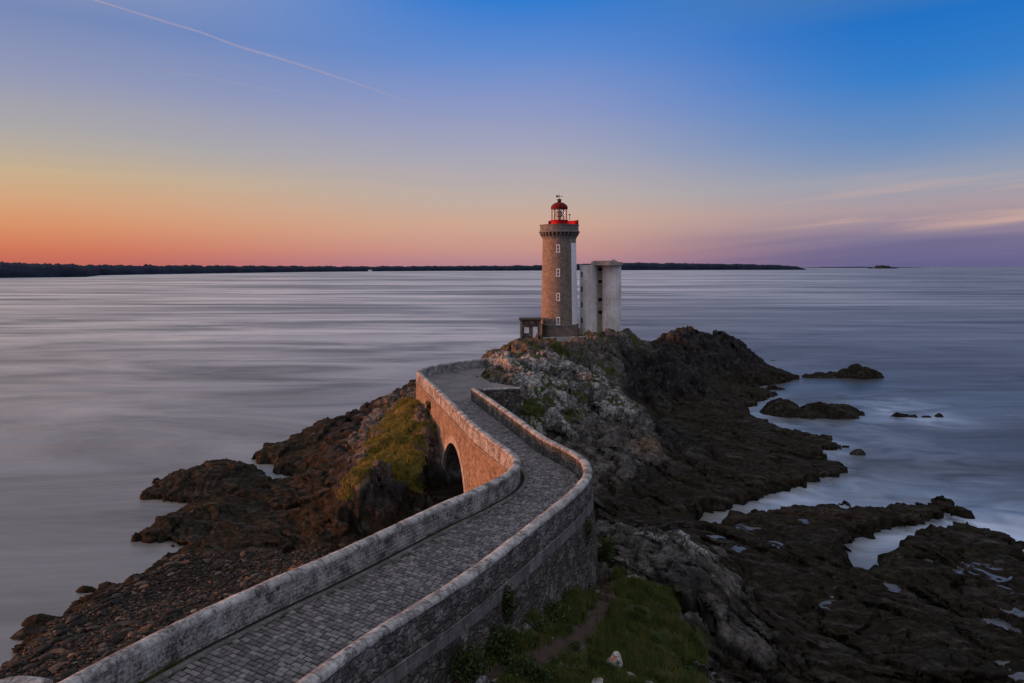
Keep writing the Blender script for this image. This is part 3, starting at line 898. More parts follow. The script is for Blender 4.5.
# back ridge
wp((29, 139, 6.6), (32, 142, 9), (34, 143.5, 11.2), (39, 145, 11.3), (44, 145.5, 11.0), (46.5, 145.5, 9.4), (50, 146, 6.4), (54, 147, 3.6), (58, 147, 1.4), (39, 134, 4.6), (43, 133, 3.6), (34, 132, 5.2), (37, 121, 2.4), (42, 127, 1.0), (40, 150, 7), (48, 152, 3), (30, 150, 5), (50, 138, 1.6), (36, 139, 8.2), (42, 139.5, 8.0), (27, 132, 7.0), (40, 122, .7), (43, 124, .7))
# left: headland, spur, low reef, beach
cp((412, 397, 6.6), (402, 415, 6.8), (380, 440, 6.0), (352, 474, 5.3), (345, 482, 4.8), (425, 430, 7.0), (432, 455, 6.0), (363, 486, 4.9), (400, 478, 5.2), (428, 480, 4.8), (440, 515, 1.6), (432, 520, 1.7), (400, 521, 1.7), (360, 531, 1.5), (332, 552, 1.3), (335, 510, 2.2), (300, 535, 1.3), (250, 520, .9), (220, 530, .8), (180, 530, .6), (280, 505, 1.1), (310, 500, 1.3), (230, 500, .6), (320, 480, 1.8), (300, 462, 1.2), (340, 465, 3.0), (272, 457, .8), (380, 420, 5.4), (365, 440, 4.6),
   (215, 468, 1.9), (180, 480, 1.3), (240, 475, 1.4), (165, 492, .5), (270, 572, 1.2), (200, 600, 1.2), (250, 590, 1.7), (310, 560, 2.3), (100, 640, 1.4), (60, 683, 1.2), (160, 640, 2.0), (210, 565, .6), (110, 610, .5), (30, 665, .5))
wp((-26.5, 88, 2.0), (-23.5, 90, 3.1), (-21.5, 92, 3.6), (-18.5, 98, 4.3), (-16.5, 102, 4.6), (-15, 104, 5.2), (-17, 112, 2.5), (-14, 118, 2.6), (-12, 108, 5.0), (-11, 30, 2.8), (-14, 24, 3.2), (-20, 30, 2.0), (-3, 45, 2.6), (-12, 90, 7.6), (-8, 100, 7.4), (-4, 52, 2.4), (-1, 40, 6.0), (-7, 32, 6.6), (-4, 36, 6.3), (-2, 63, 1.4), (-8, 63, 1.5), (-5, 68, 1.6), (-5, 85, 8.8), (-4, 96, 9.2), (-30, 20, 2), (-8, 78, 7.5), (-11, 88, 8.2))
C = np.array(C)
ctr = C[:, :2]; D = np.hypot(ctr[:, None, 0] - ctr[None, :, 0], ctr[:, None, 1] - ctr[None, :, 1])
nC = len(C); K = np.zeros((nC + 3, nC + 3)); K[:nC, :nC] = D - np.eye(nC) * .25
K[:nC, nC] = 1; K[:nC, nC + 1:] = ctr; K[nC, :nC] = 1; K[nC + 1:, :nC] = ctr.T
sol = np.linalg.solve(K, np.r_[C[:, 2], 0, 0, 0])

U0, U1, NU = -.90, .98, 1150
Y0, Y1, NY = 14.0, 166.0, 1150
cu = np.linspace(U0, U1, 420); cy = np.exp(np.linspace(math.log(Y0), math.log(Y1), 420))
gu, gyy = np.meshgrid(cu, cy); gx = gu * gyy
def rbf(x, y):
    out = np.full(x.shape, sol[nC]) + sol[nC + 1] * x + sol[nC + 2] * y
    for i in range(nC): out += sol[i] * np.hypot(x - ctr[i, 0], y - ctr[i, 1])
    return out
cz = rbf(gx, gyy)
csd = sdf(gx, gyy, shore)
crd = sdf(gx, gyy, road_poly); cyd = sdf(gx, gyy, yard_poly)
def G0(px, py, z=4.6):
    for _ in range(14):
        x_, y_, _z = W(px, py, z); z = .5 * z + .5 * float(rbf(np.array([x_]), np.array([y_]))[0])
    return W(px, py, z)


shelf = [G0(a, b, 6)[:2] for a, b in [(380, 740), (455, 690), (500, 640), (545, 600), (600, 560), (618, 568), (640, 580), (668, 588), (690, 618), (706, 650), (738, 700), (560, 760)]]
head = [W(a, b, z)[:2] for a, b, z in [(414, 394, 7), (398, 400, 6), (380, 425, 5.5), (356, 455, 5), (341, 484, 4.8), (362, 488, 4.9), (386, 474, 5.3), (404, 468, 5.6), (424, 472, 5.5), (436, 455, 6), (424, 415, 7)]]
beach = [W(a, b, .8)[:2] for a, b in [(-100, 720), (0, 660), (60, 618), (125, 583), (180, 552), (240, 548), (300, 552), (330, 556), (330, 600), (100, 720)]]
cgs = sdf(gx, gyy, shelf); cgh = sdf(gx, gyy, head); cbe = sdf(gx, gyy, beach)

fu = np.linspace(0, 419, NU); fy = np.linspace(0, 419, NY)
def up(a):
    i0 = np.minimum(fu.astype(int), 418); tu = fu - i0
    b = a[:, i0] * (1 - tu) + a[:, i0 + 1] * tu
    j0 = np.minimum(fy.astype(int), 418); tv = (fy - j0)[:, None]
    return b[j0] * (1 - tv) + b[j0 + 1] * tv
fuu, fyy = np.meshgrid(np.linspace(U0, U1, NU), np.exp(np.linspace(math.log(Y0), math.log(Y1), NY)))
X = (fuu * fyy).ravel(); Y = fyy.ravel()
Z0 = up(cz).ravel(); SD = up(csd).ravel(); RD = up(crd).ravel(); YD = up(cyd).ravel(); GS = up(cgs).ravel(); GH = up(cgh).ravel(); BE = up(cbe).ravel()
chan = [W(a, b, 0)[:2] for a, b in [(1060, 552), (1024, 541), (975, 530), (940, 526), (905, 536), (880, 548), (866, 558), (861, 573)]]
chan2 = [W(a, b, 0)[:2] for a, b in [(850, 482), (815, 492), (785, 500), (757, 507), (722, 518), (706, 523)]]
chd = np.full(X.shape, 1e9)
for a, b in list(zip(chan[:-1], chan[1:])) + list(zip(chan2[:-1], chan2[1:])):
    ex, ey = b[0] - a[0], b[1] - a[1]; tq = np.clip(((X - a[0]) * ex + (Y - a[1]) * ey) / (ex * ex + ey * ey), 0, 1)
    chd = np.minimum(chd, np.hypot(X - a[0] - tq * ex, Y - a[1] - tq * ey))
SD = SD + fbm2(X * .35 + 3, Y * .35, 4, 38) * np.where(X < 0, .7, .8) + fbm2(X * .9, Y * .9, 4, 39) * np.where(X < 0, .5, .95)
SD = np.minimum(SD, (chd - 1.5) * 1.2 + fbm2(X * .7, Y * .7, 3, 40) * .5)
act = SD > -9
det = np.zeros_like(X); det[act] = rock_detail(X[act], Y[act], 11)
lo_n = fbm2(X * .12, Y * .12, 4, 33)
wn_ = fbm2(X * .45, Y * .45, 4, 35)
g_sh = sstep(-.8, 1.2, GS + lo_n * 1.6 + wn_ * 2.2); g_he = sstep(-.6, 1.4, GH + lo_n * 2.0 + wn_ * 2.6); g_be = sstep(-1.0, 1.5, BE + lo_n)
amp = .42 + .80 * sstep(1.2, 5.5, Z0) + .25 * sstep(40, 70, X) * 0
amp *= (1 - .80 * g_sh) * (1 - .6 * g_he) * (1 - .8 * g_be)
cap = .35 + 1.15 * np.maximum(SD, 0)
Zl = np.minimum(np.maximum(Z0, np.minimum(.2 + .3 * SD, .8)), cap)
Zb = np.where(SD > 0, Zl, -.25 + .45 * SD)
amp *= .45 + .55 * sstep(-1.5, 4, SD)
lump = np.abs(fbm2((X * .62 - Y * .785) * .10, (X * .785 + Y * .62) * .26, 3, 44)) * 2.6 - .6
Z = Zb + det * amp + lump * sstep(3.5, 6.5, Z0) * (1 - g_sh) * (1 - g_he) * .8 + (lo_n * .5) * sstep(0, 4, SD) * (1 - g_be * .7)
# keep the ground under the roadway and the yard, and level pads under the buildings
Z = np.where(RD > -1.2, np.minimum(Z, 7.6 + (-RD) * 1.2), Z)
Z = np.where(RD > -.5, np.minimum(Z, ZR - .4), Z)
Z = np.where(YD > -.45, np.minimum(Z, ZR - .25 + np.maximum(-YD, 0) * 1.2), Z)
out_l = (YD < 0) & (YD > -2.2) & (X < -8)
Z = np.where(out_l, np.minimum(Z, 8.3), Z)
arch_d = np.abs((X - cL[0]) * (Lo[iL + 1] - Lo[iL - 1])[0] + (Y - cL[1]) * (Lo[iL + 1] - Lo[iL - 1])[1]) / np.hypot(*(Lo[iL + 1] - Lo[iL - 1]))
cross = (X - cL[0]) * Lo_n[iL][0] + (Y - cL[1]) * Lo_n[iL][1]
under = (arch_d < ARC_R - .4) & (cross > -2.5) & (cross < 9)
Z = np.where(under, np.minimum(Z, 1.9 + det * .25), Z)
for bx, by, br, bz in ((9.5, 122.6, 3.0, 10.35), (8.8, 128.5, 4.2, 10.9), (3.2, 124.6, 2.6, 10.9), (16.6, 130.5, 5.0, 11.0)):
    d = np.hypot(X - bx, Y - by); k = sstep(br + 1.6, br, d)
    Z = Z * (1 - k) + np.minimum(Z, bz + .15 * det) * k

# tide pools: shallow bowls, each filled by its own little sheet of water
pool_px = [(981, 570, 1.15, 2.0), (893, 584, .55, .7), (842, 606, .55, 1.5), (998, 588, .5, 1.0), (1016, 611, .5, 1.2), (1002, 624, .7, 1.1), (1012, 668, .8, 1.0), (745, 527, .7, 2.2), (803, 520, .5, .9), (774, 546, .6, .9), (737, 551, .6, .9), (712, 539, .5, 1.2), (930, 555, .4, .5), (828, 592, .4, .6)]
pools = []
for px, py, ry, rx in pool_px:
    ry *= .75; rx *= .8
    for it in range(2):
        zg = 1.0 if it == 0 else zz0
        x0, y0, _ = W(px, py, zg)
        k = np.hypot(X - x0, Y - y0) < 1.0
        zz0 = float(np.percentile(Z[k], 35)) if k.any() else 1.0
    zz0 = max(zz0, .35)
    e = np.hypot((X - x0) / rx, (Y - y0) / (ry * 1.6)) + fbm2(X * 1.3, Y * 1.3, 4, 71) * 1.5
    k = sstep(1.4, .7, e)
    Z = Z * (1 - k) + (zz0 - .16 + det * .16) * k
    pools.append((x0, y0, zz0 - .10, rx * 1.25, ry * 1.6 * 1.25))

# carve with 3-D noise along the normals so cliffs get ledges and undercuts
Zg = Z.reshape(NY, NU)
Xg = X.reshape(NY, NU); Yg = Y.reshape(NY, NU)
def grads(Zg):
    du = np.gradient(Zg, axis=1) / np.gradient(Xg, axis=1)
    dyv = np.gradient(Yg, axis=0); dz_row = np.gradient(Zg, axis=0); dx_row = np.gradient(Xg, axis=0)
    dy_ = (dz_row - du * dx_row) / dyv
    return du, dy_
du, dy_ = grads(Zg)
nrm = np.stack([-du, -dy_, np.ones_like(du)], -1); nrm /= np.linalg.norm(nrm, axis=-1, keepdims=True)
nf = nrm.reshape(-1, 3)
landk = (Z > -.7) & act
dd = np.zeros_like(X)
xs, ys, zs = X[landk], Y[landk], Z[landk]
ra = xs * .62 - ys * .785; rb = xs * .785 + ys * .62
d3 = noise3(ra * .30, rb * .95, zs * .42, 3) * .34 + noise3(ra * .8 + 9, rb * 2.2, zs * .7, 4) * .15 + noise3(xs * 2.3, ys * 2.3, zs * 2.1, 5) * .07 + noise3(ra * 2.2, rb * 5.0, zs * 3, 8) * .05
d3 += (np.abs(noise3(ra * .45 + 20, rb * 1.4, zs * .35, 6)) - .3) * .35
slope = 1 - nf[landk, 2]
dd[landk] = d3 * (.25 + 1.6 * sstep(.05, .5, slope)) * (1 - .85 * np.maximum.reduce([g_sh, g_he * .8, g_be]))[landk]
poolk = np.zeros_like(X)
for x0, y0, z0, rx, ry in pools: poolk = np.maximum(poolk, (np.hypot((X - x0) / rx, (Y - y0) / ry) < 1.1))
dd *= (1 - poolk) * np.where(RD > -1.0, .1, 1) * np.where(under, .3, 1)
XX = X + nf[:, 0] * dd; YY = Y + nf[:, 1] * dd; ZZ = Z + nf[:, 2] * dd
du2, dy2 = grads(ZZ.reshape(NY, NU))
nz = (1 / np.sqrt(1 + du2 ** 2 + dy2 ** 2)).ravel()
# broad slope (not the crumbs) decides where turf can hold
nzb = nf[:, 2]

# ---- what grows or lies where
def blob(x0, y0, r): return np.exp(-((X - x0) ** 2 + (Y - y0) ** 2) / (r * r))
mid_n = fbm2(X * .35, Y * .35, 4, 81)
g_hump = sstep(26, 23, X) * sstep(4.2, 6.5, Z) * sstep(.05, .55, mid_n * 1.4 + (nz - .62)) * .75
turf = np.maximum.reduce([g_sh * (.62 + .3 * sstep(-.2, .2, wn_)) * sstep(.45, .75, nzb), g_he * sstep(.4, .7, nzb) * (.55 + .45 * sstep(-2.2, -3.6, X + Y * .09)), g_hump * sstep(.5, .75, nzb)])
for px, py, z, r, a in ((528, 405, 8, 3.0, .9), (520, 420, 7.5, 2.0, .8), (600, 348, 11, 4, .5), (560, 345, 11, 3, .8), (570, 410, 7, 2.5, .6), (560, 360, 10.5, 3, .3), (603, 548, 4.6, 1.3, .9), (665, 585, 4.4, 1.5, .7), (700, 620, 4, 1.2, .6), (640, 565, 4.6, 1.5, .4)):
    x0, y0, _ = W(px, py, z); turf = np.maximum(turf, blob(x0, y0, r) * a)
hump_m = sstep(3.6, 6.5, Z + lo_n) * sstep(16.5, 14, X + lo_n * 2) * sstep(112, 104, Y) * sstep(-8, -2, X)
crest = sstep(-.35, .45, det)
lich = np.maximum(sstep(4.5, 8.5, Z + lo_n * 2) * np.where(Y < 62, .05, .22), hump_m * (.40 + .30 * crest))
for px, py, z, r, a in ((655, 540, 4.6, 1.3, 1.), (640, 537, 4.5, 1.0, .7), (690, 546, 4.4, 1.7, .9), (703, 556, 3.8, .9, .7), (650, 567, 4.6, 1.3, .8), (672, 575, 4.4, 1.3, 1.), (690, 582, 4.2, 1.2, 1.), (702, 588, 4.0, .8, 1.), (635, 580, 4.7, 1.2, .8), (625, 592, 4.7, .9, .6), (617, 575, 4.7, .8, .7), (650, 682, 4.3, .7, .9), (605, 684, 4.4, .6, .7),
                        (520, 375, 9.8, 5, .45), (560, 385, 9, 6, .42), (600, 400, 7.5, 4, .42), (640, 425, 5, 3, .5), (400, 462, 5, 3, .2), (380, 492, 4.2, 2, .5), (440, 470, 5, 1.5, .4), (330, 440, 4, 3, .35), (545, 440, 5, 5, .3), (690, 372, 6.7, 2, .5)):
    x0, y0, _ = G0(px, py, z) if py > 530 else W(px, py, z); lich = np.maximum(lich, blob(x0, y0, r * (.75 if y0 < 56 else 1)) * a * (crest if y0 < 56 else .6 + .4 * crest))
weed = sstep(3.6, 1.8, Z + lo_n * 1.2)
weed = np.maximum(weed, sstep(-12, -17, X) * sstep(5.2, 3.4, Z + lo_n * 1.5) * (1 - g_he))
cliffR = sstep(15.5, 19, X + lo_n * 4) * sstep(56, 66, Y) * sstep(11.5, 8, Z + lo_n * 2)
weed = np.maximum(weed, cliffR * .8)
weed = np.maximum(weed, .62 * (1 - crest) * sstep(6, 8.5, X) * sstep(62, 58, Y))
hl = sstep(-5.5, -8, X) * sstep(72, 66, Y) * sstep(50, 56, Y); lich *= 1 - .6 * hl; weed = np.maximum(weed, hl * sstep(5.6, 4.2, Z + lo_n) * .75)
ridge = sstep(24, 30, X) * sstep(122, 130, Y); weed = np.maximum(weed, ridge * .62)
weed *= (1 - g_sh) * (1 - sstep(0, .4, g_be) * .4)
warm = g_he * .9
for px, py, z, r, a in ((650, 445, 3.8, 2.2, 1.), (490, 372, 9.8, 2.5, .8), (523, 346, 11, 1.5, .9), (300, 520, 1.6, 4, .5), (320, 500, 2.5, 3, .6), (400, 430, 6.5, 4, .6)):
    x0, y0, _ = W(px, py, z); warm = np.maximum(warm, blob(x0, y0, r) * a)  # slabs by the yard and hut: orange evening light painted into the rock
ppath = [G0(a, b)[:2] for a, b in [(604, 572), (606, 590), (600, 610), (586, 628), (570, 640), (552, 652), (530, 660), (490, 672), (440, 690)]]
pd = np.full(X.shape, 1e9)
for a, b in zip(ppath[:-1], ppath[1:]):
    ex, ey = b[0] - a[0], b[1] - a[1]; tq = np.clip(((X - a[0]) * ex + (Y - a[1]) * ey) / (ex * ex + ey * ey), 0, 1)
    pd = np.minimum(pd, np.hypot(X - a[0] - tq * ex, Y - a[1] - tq * ey))
pathm = sstep(.62, .22, pd + lo_n * .12); turf *= (1 - pathm)
sx0, sy0, _ = W(306, 561, 2.3); sandm = np.maximum(blob(sx0, sy0, 1.6), blob(*W(270, 552, 1.5)[:2], 1.2) * .4)

keep = ((Z > -.75) & act).reshape(NY, NU)
q = keep[:-1, :-1] | keep[1:, :-1] | keep[:-1, 1:] | keep[1:, 1:]
jj, ii = np.nonzero(q)
quads = np.stack([jj * NU + ii, jj * NU + ii + 1, (jj + 1) * NU + ii + 1, (jj + 1) * NU + ii], 1)
used = np.unique(quads); remap = np.full(NU * NY, -1, np.int64); remap[used] = np.arange(len(used))
quads = remap[quads]
me = bpy.data.meshes.new('rocky_shore')
me.vertices.add(len(used)); me.vertices.foreach_set('co', np.stack([XX, YY, ZZ], 1)[used].astype(np.float32).ravel())
me.loops.add(quads.size); me.loops.foreach_set('vertex_index', quads.astype(np.int32).ravel())
me.polygons.add(len(quads)); me.polygons.foreach_set('loop_start', np.arange(0, quads.size, 4, dtype=np.int32)); me.polygons.foreach_set('loop_total', np.full(len(quads), 4, np.int32))
me.update(calc_edges=True)
me.polygons.foreach_set('use_smooth', np.ones(len(quads), bool))


def put_attr(me, name, cols):
    a = me.attributes.new(name, 'FLOAT_COLOR', 'POINT')
    a.data.foreach_set('color', np.stack([*cols, np.ones_like(cols[0])], 1).astype(np.float32).ravel())


put_attr(me, 'msk', (turf[used], lich[used], weed[used]))
put_attr(me, 'msk2', (pathm[used], sandm[used], warm[used]))
me.materials.append(M['rock']); me.validate()
terr = bpy.data.objects.new('rocky_shore', me); col.objects.link(terr)
tag(terr, 'rocky shore and islet of weathered rock around the causeway', 'shore', kind='structure')


def ground(x, y):
    u = (x / y - U0) / (U1 - U0) * (NU - 1); v = (math.log(y) - math.log(Y0)) / (math.log(Y1) - math.log(Y0)) * (NY - 1)
    i = min(max(int(round(u)), 0), NU - 1); j = min(max(int(round(v)), 0), NY - 1)
    return float(ZZ[j * NU + i])


def GG(px, py, z=5.0):
    for _ in range(20):
        x_, y_, _z = W(px, py, z); z = .6 * z + .4 * ground(x_, y_)
    return W(px, py, z)


# tide pool sheets
for x0, y0, z0, rx, ry in pools:
    v = [(0, 0, 0)] + [(rx * math.cos(a), ry * math.sin(a), 0) for a in np.linspace(0, 2 * math.pi, 24, endpoint=False)]
    f = [(0, 1 + k, 1 + (k + 1) % 24) for k in range(24)]
    o = mesh_obj('tide_pool', v, f, M['pool'], None, None, False, (x0, y0, z0))
    tag(o, 'still tide pool left among the weedy rocks', 'water', kind='structure')

# ------------------------------------------------------------------ skerries
def skerry(name, cx, cy, lobes, seed, label, cat='rock', res=.22, group=None, scale=1.0, weedv=.9):
    """lobes: (dx, dy, rx, ry, h)"""
    x0 = min(l[0] - l[2] for l in lobes) - 1 * scale; x1 = max(l[0] + l[2] for l in lobes) + 1 * scale
    y0 = min(l[1] - l[3] for l in lobes) - 1 * scale; y1 = max(l[1] + l[3] for l in lobes) + 1 * scale
    nx = int((x1 - x0) / res) + 2; ny = int((y1 - y0) / res) + 2
    gx, gy = np.meshgrid(np.linspace(x0, x1, nx), np.linspace(y0, y1, ny)); x = gx.ravel(); y = gy.ravel()
    h = np.full(x.shape, -1e9)
    wob = fbm2((x + cx) / scale * .35, (y + cy) / scale * .35, 3, seed) * .35
    for dx, dy, rx, ry, hh in lobes:
        e = np.hypot((x - dx) / rx, (y - dy) / ry) + wob
        h = np.maximum(h, hh * (1 - e ** 2.2) * np.where(e < 1, 1, 1.6))
    d = rock_detail((x + cx) / scale, (y + cy) / scale, seed)
    z = np.maximum(h, -1.2 * scale) + d * .6 * scale * sstep(-.6, .8, h / scale)
    k = (z > -.5 * scale).reshape(ny, nx)
    q = k[:-1, :-1] | k[1:, :-1] | k[:-1, 1:] | k[1:, 1:]
    jj, ii = np.nonzero(q)
    qs = np.stack([jj * nx + ii, jj * nx + ii + 1, (jj + 1) * nx + ii + 1, (jj + 1) * nx + ii], 1)
    us = np.unique(qs); rm = np.full(nx * ny, -1, np.int64); rm[us] = np.arange(len(us)); qs = rm[qs]
    o = mesh_obj(name, np.stack([x, y, z], 1)[us], [tuple(map(int, r)) for r in qs], M['rock'], None, None, True, (cx, cy, 0))
    zero = np.zeros(len(us)); put_attr(o.data, 'msk', (zero, zero, zero + weedv)); put_attr(o.data, 'msk2', (zero, zero, zero))
    return tag(o, label, cat, group)


skerry('sea_rock', 71.2, 147.5, [(4.2, 0, 4.6, 2.6, 2.7), (-3.5, .3, 5.0, 2.2, 1.3), (.8, .2, 2.0, 1.5, 1.8)], 201, 'dark skerry farthest out beyond the right end of the rocks, with a humped right end')
skerry('sea_rock', 49.2, 110, [(-5.2, 1.0, 3.6, 3.4, 2.2), (.5, -.2, 6.0, 3.4, 1.7), (4.5, .8, 4.0, 2.6, 1.5)], 202, 'large brown weedy rock standing off the right shore, behind a pale blue channel')
skerry('sea_rock', 45.6, 116.2, [(0, 0, 1.5, 1.2, 1.5)], 203, 'small dark knob of rock touching the landward tip of the large brown weedy rock')
skerry('sea_rock', 62.2, 109, [(0, 0, 1.8, .7, .5), (1.6, -.6, .8, .5, .45)], 204, 'low wave washed rock nearest shore in the broken line of foam at right')
skerry('sea_rock', 66.0, 108.6, [(0, 0, 1.2, .8, .65), (1.6, .2, 1.1, .6, .45)], 205, 'low wave washed rock at the seaward end of the line of foam at right')
skerry('sea_rock', 56.7, 113.6, [(0, 0, .9, .6, .6)], 206, 'tiny dark rock just off the seaward tip of the large brown weedy rock')
skerry('sea_rock', 51.4, 133, [(0, 0, 1.9, .7, .55)], 207, 'flat dark rock barely awash in the inlet before the back ridge')
skerry('sea_rock', 44.0, 87, [(0, 0, .9, .55, .5)], 208, 'tiny dark rock in the water off the lower right weedy point')
skerry('sea_rock', 31.8, 68.2, [(0, 0, 1.9, 1.1, .5), (1.3, .5, .9, .7, .5)], 209, 'weedy brown rock in the mouth of the foaming channel above the lower reef')
skerry('sea_rock', 43.3, 58.5, [(0, 0, 1.2, .8, .7), (1.6, -1.6, .8, .6, .5)], 210, 'black rock in the surf at the far right edge')
skerry('sea_rock', 66.5, 173, [(0, 0, 1.2, .7, .7)], 211, 'tiny far rock in the open water behind the back ridge')
for (px, py, s, lab) in ((28, 657, 1.0, 'slanting dark slab in the shallows at the lower left edge'), (31, 636, 1.3, 'dark boulder standing in the water off the beach at lower left'), (47, 622, 1.6, 'long flat dark rock lying awash off the beach at lower left'), (86, 591, .8, 'tiny dark rock in the water nearest the middle of the pebble beach')):
    x0, y0, _ = W(px, py, 0)
    skerry('sea_rock', x0, y0, [(0, 0, s, s * .5, .5)], int(px) + 300, lab, res=.1)
for (px, py, s, lab) in ((149, 537, .6, 'small rock in the water off the tip of the left reef'), (136, 540, .7, 'outermost small rock in the water off the tip of the left reef'), (352, 408, 0, '')):
    if s:
        x0, y0, _ = W(px, py, 0)
        skerry('sea_rock', x0, y0, [(0, 0, s, s * .5, .4)], int(px) + 300, lab, res=.1)

# ------------------------------------------------------------------ sea
su = np.linspace(-1.6, 1.7, 360)
sy = np.r_[np.exp(np.linspace(math.log(12), math.log(220), 330)), np.exp(np.linspace(math.log(225), math.log(15500), 60))]
gu, gy = np.meshgrid(su, sy); x = (gu * gy).ravel(); y = gy.ravel()
d = np.full(x.shape, -200.0); k = (y < 240) & (np.abs(x) < 140)
d[k] = sdf(x[k], y[k], shore)
fo = np.exp(-np.maximum(-d, 0) / 3.0) * sstep(24, 34, x) * sstep(150, 120, y) * .5
for px, py, r, a in ((890, 402, 7, .5), (905, 412, 5, .85), (925, 420, 5, .7), (870, 420, 6, .35), (850, 425, 6, .35), (750, 415, 3.5, .7), (765, 425, 4, .7), (960, 525, 5.5, 1.0), (930, 528, 4.5, .9), (905, 535, 3, .8), (985, 528, 4, .9), (1010, 540, 4, 1.), (1015, 560, 3, 1.), (870, 550, 3, .45), (800, 500, 5, .55), (770, 505, 4, .6), (830, 490, 5, .45), (860, 480, 6, .3), (890, 500, 5, .45), (1040, 535, 8, .8), (920, 455, 8, .2), (960, 480, 8, .2), (300, 482, 2.5, .35), (880, 440, 7, .25)):
    x0, y0, _ = W(px, py, 0)
    fo = np.maximum(fo, a * np.exp(-(((x - x0) / (r * 1.3)) ** 2 + ((y - y0) / r) ** 2)))
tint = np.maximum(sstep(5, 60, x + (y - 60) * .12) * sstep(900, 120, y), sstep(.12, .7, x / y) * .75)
quad = []
nx = len(su); ny = len(sy)
ii, jj = np.meshgrid(np.arange(nx - 1), np.arange(ny - 1)); a = (jj * nx + ii).ravel()
qs = np.stack([a, a + 1, a + nx + 1, a + nx], 1)
me = bpy.data.meshes.new('sea'); me.vertices.add(len(x)); me.vertices.foreach_set('co', np.stack([x, y, np.zeros_like(x)], 1).astype(np.float32).ravel())
me.loops.add(qs.size); me.loops.foreach_set('vertex_index', qs.astype(np.int32).ravel())
me.polygons.add(len(qs)); me.polygons.foreach_set('loop_start', np.arange(0, qs.size, 4, dtype=np.int32)); me.polygons.foreach_set('loop_total', np.full(len(qs), 4, np.int32))
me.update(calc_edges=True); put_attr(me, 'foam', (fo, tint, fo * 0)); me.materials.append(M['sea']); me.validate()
sea = bpy.data.objects.new('sea', me); col.objects.link(sea); tag(sea, 'smooth grey evening sea', 'sea', kind='structure')

# ------------------------------------------------------------------ far shore
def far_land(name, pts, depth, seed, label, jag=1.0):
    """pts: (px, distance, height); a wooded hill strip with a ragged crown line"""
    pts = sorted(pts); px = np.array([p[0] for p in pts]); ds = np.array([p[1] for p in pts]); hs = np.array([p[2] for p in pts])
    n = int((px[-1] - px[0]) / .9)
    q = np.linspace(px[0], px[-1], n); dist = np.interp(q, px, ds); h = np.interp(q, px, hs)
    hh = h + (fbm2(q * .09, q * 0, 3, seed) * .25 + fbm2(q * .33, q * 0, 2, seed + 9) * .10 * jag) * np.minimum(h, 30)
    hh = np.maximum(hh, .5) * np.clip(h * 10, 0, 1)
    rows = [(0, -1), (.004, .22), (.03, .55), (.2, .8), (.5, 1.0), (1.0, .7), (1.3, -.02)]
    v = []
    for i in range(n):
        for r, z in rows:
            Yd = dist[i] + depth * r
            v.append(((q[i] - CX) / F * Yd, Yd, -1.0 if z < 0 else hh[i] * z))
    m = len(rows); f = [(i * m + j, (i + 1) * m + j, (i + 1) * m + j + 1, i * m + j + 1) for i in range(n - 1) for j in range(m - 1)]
    o = mesh_obj(name, v, f, M['far_haze_tint'], None, None, True)
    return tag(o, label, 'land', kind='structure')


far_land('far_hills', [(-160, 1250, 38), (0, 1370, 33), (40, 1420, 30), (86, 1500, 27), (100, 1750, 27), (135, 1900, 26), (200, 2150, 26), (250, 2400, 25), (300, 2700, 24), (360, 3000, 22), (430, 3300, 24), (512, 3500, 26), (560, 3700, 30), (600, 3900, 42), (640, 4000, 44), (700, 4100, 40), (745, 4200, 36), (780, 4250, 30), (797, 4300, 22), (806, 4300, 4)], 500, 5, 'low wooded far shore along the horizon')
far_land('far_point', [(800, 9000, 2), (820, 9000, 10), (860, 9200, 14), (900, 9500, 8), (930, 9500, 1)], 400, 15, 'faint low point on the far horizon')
skerry('far_islet', (882 - CX) / F * 6500, 6500, [(0, 0, 60, 40, 33), (-45, 0, 34, 34, 36), (50, 5, 46, 32, 28), (-95, 0, 40, 26, 9), (110, 0, 44, 26, 9)], 251, 'small dark islet alone on the horizon at right', 'islet', 3.0, None, 14.0)
hx, hy = (370 - CX) / F * 2960, 2960
hse = empty('far_house', (hx, hy, .5), 0, 'tiny white house at the waterline of the far shore, left of the lighthouse', 'house')
b = MB(); b.box(-8, 8, -5, 5, -1.5, 6); b.build('wall', M['far_house'], hse)
b = MB(); b.add([(-9, -6, 6), (9, -6, 6), (9, 6, 6), (-9, 6, 6), (-7, 0, 9.5), (7, 0, 9.5)], [(0, 1, 5, 4), (2, 3, 4, 5), (1, 2, 5), (3, 0, 4), (3, 2, 1, 0)]); b.build('roof', M['far_roof'], hse)
mx_, my_ = (146 - CX) / F * 2150, 2150
ms = empty('signal_station', (mx_, my_, 22), 0, 'small blocky lookout building poking above the far wooded shore at left', 'building')
b = MB(); b.box(-6, 5, -4, 4, -4, 5); b.build('wall', M['far_haze_tint'], ms)
b = MB(); b.box(-2, 1.5, -3, 3, 5, 8.5); b.build('lookout_room', M['far_haze_tint'], ms)

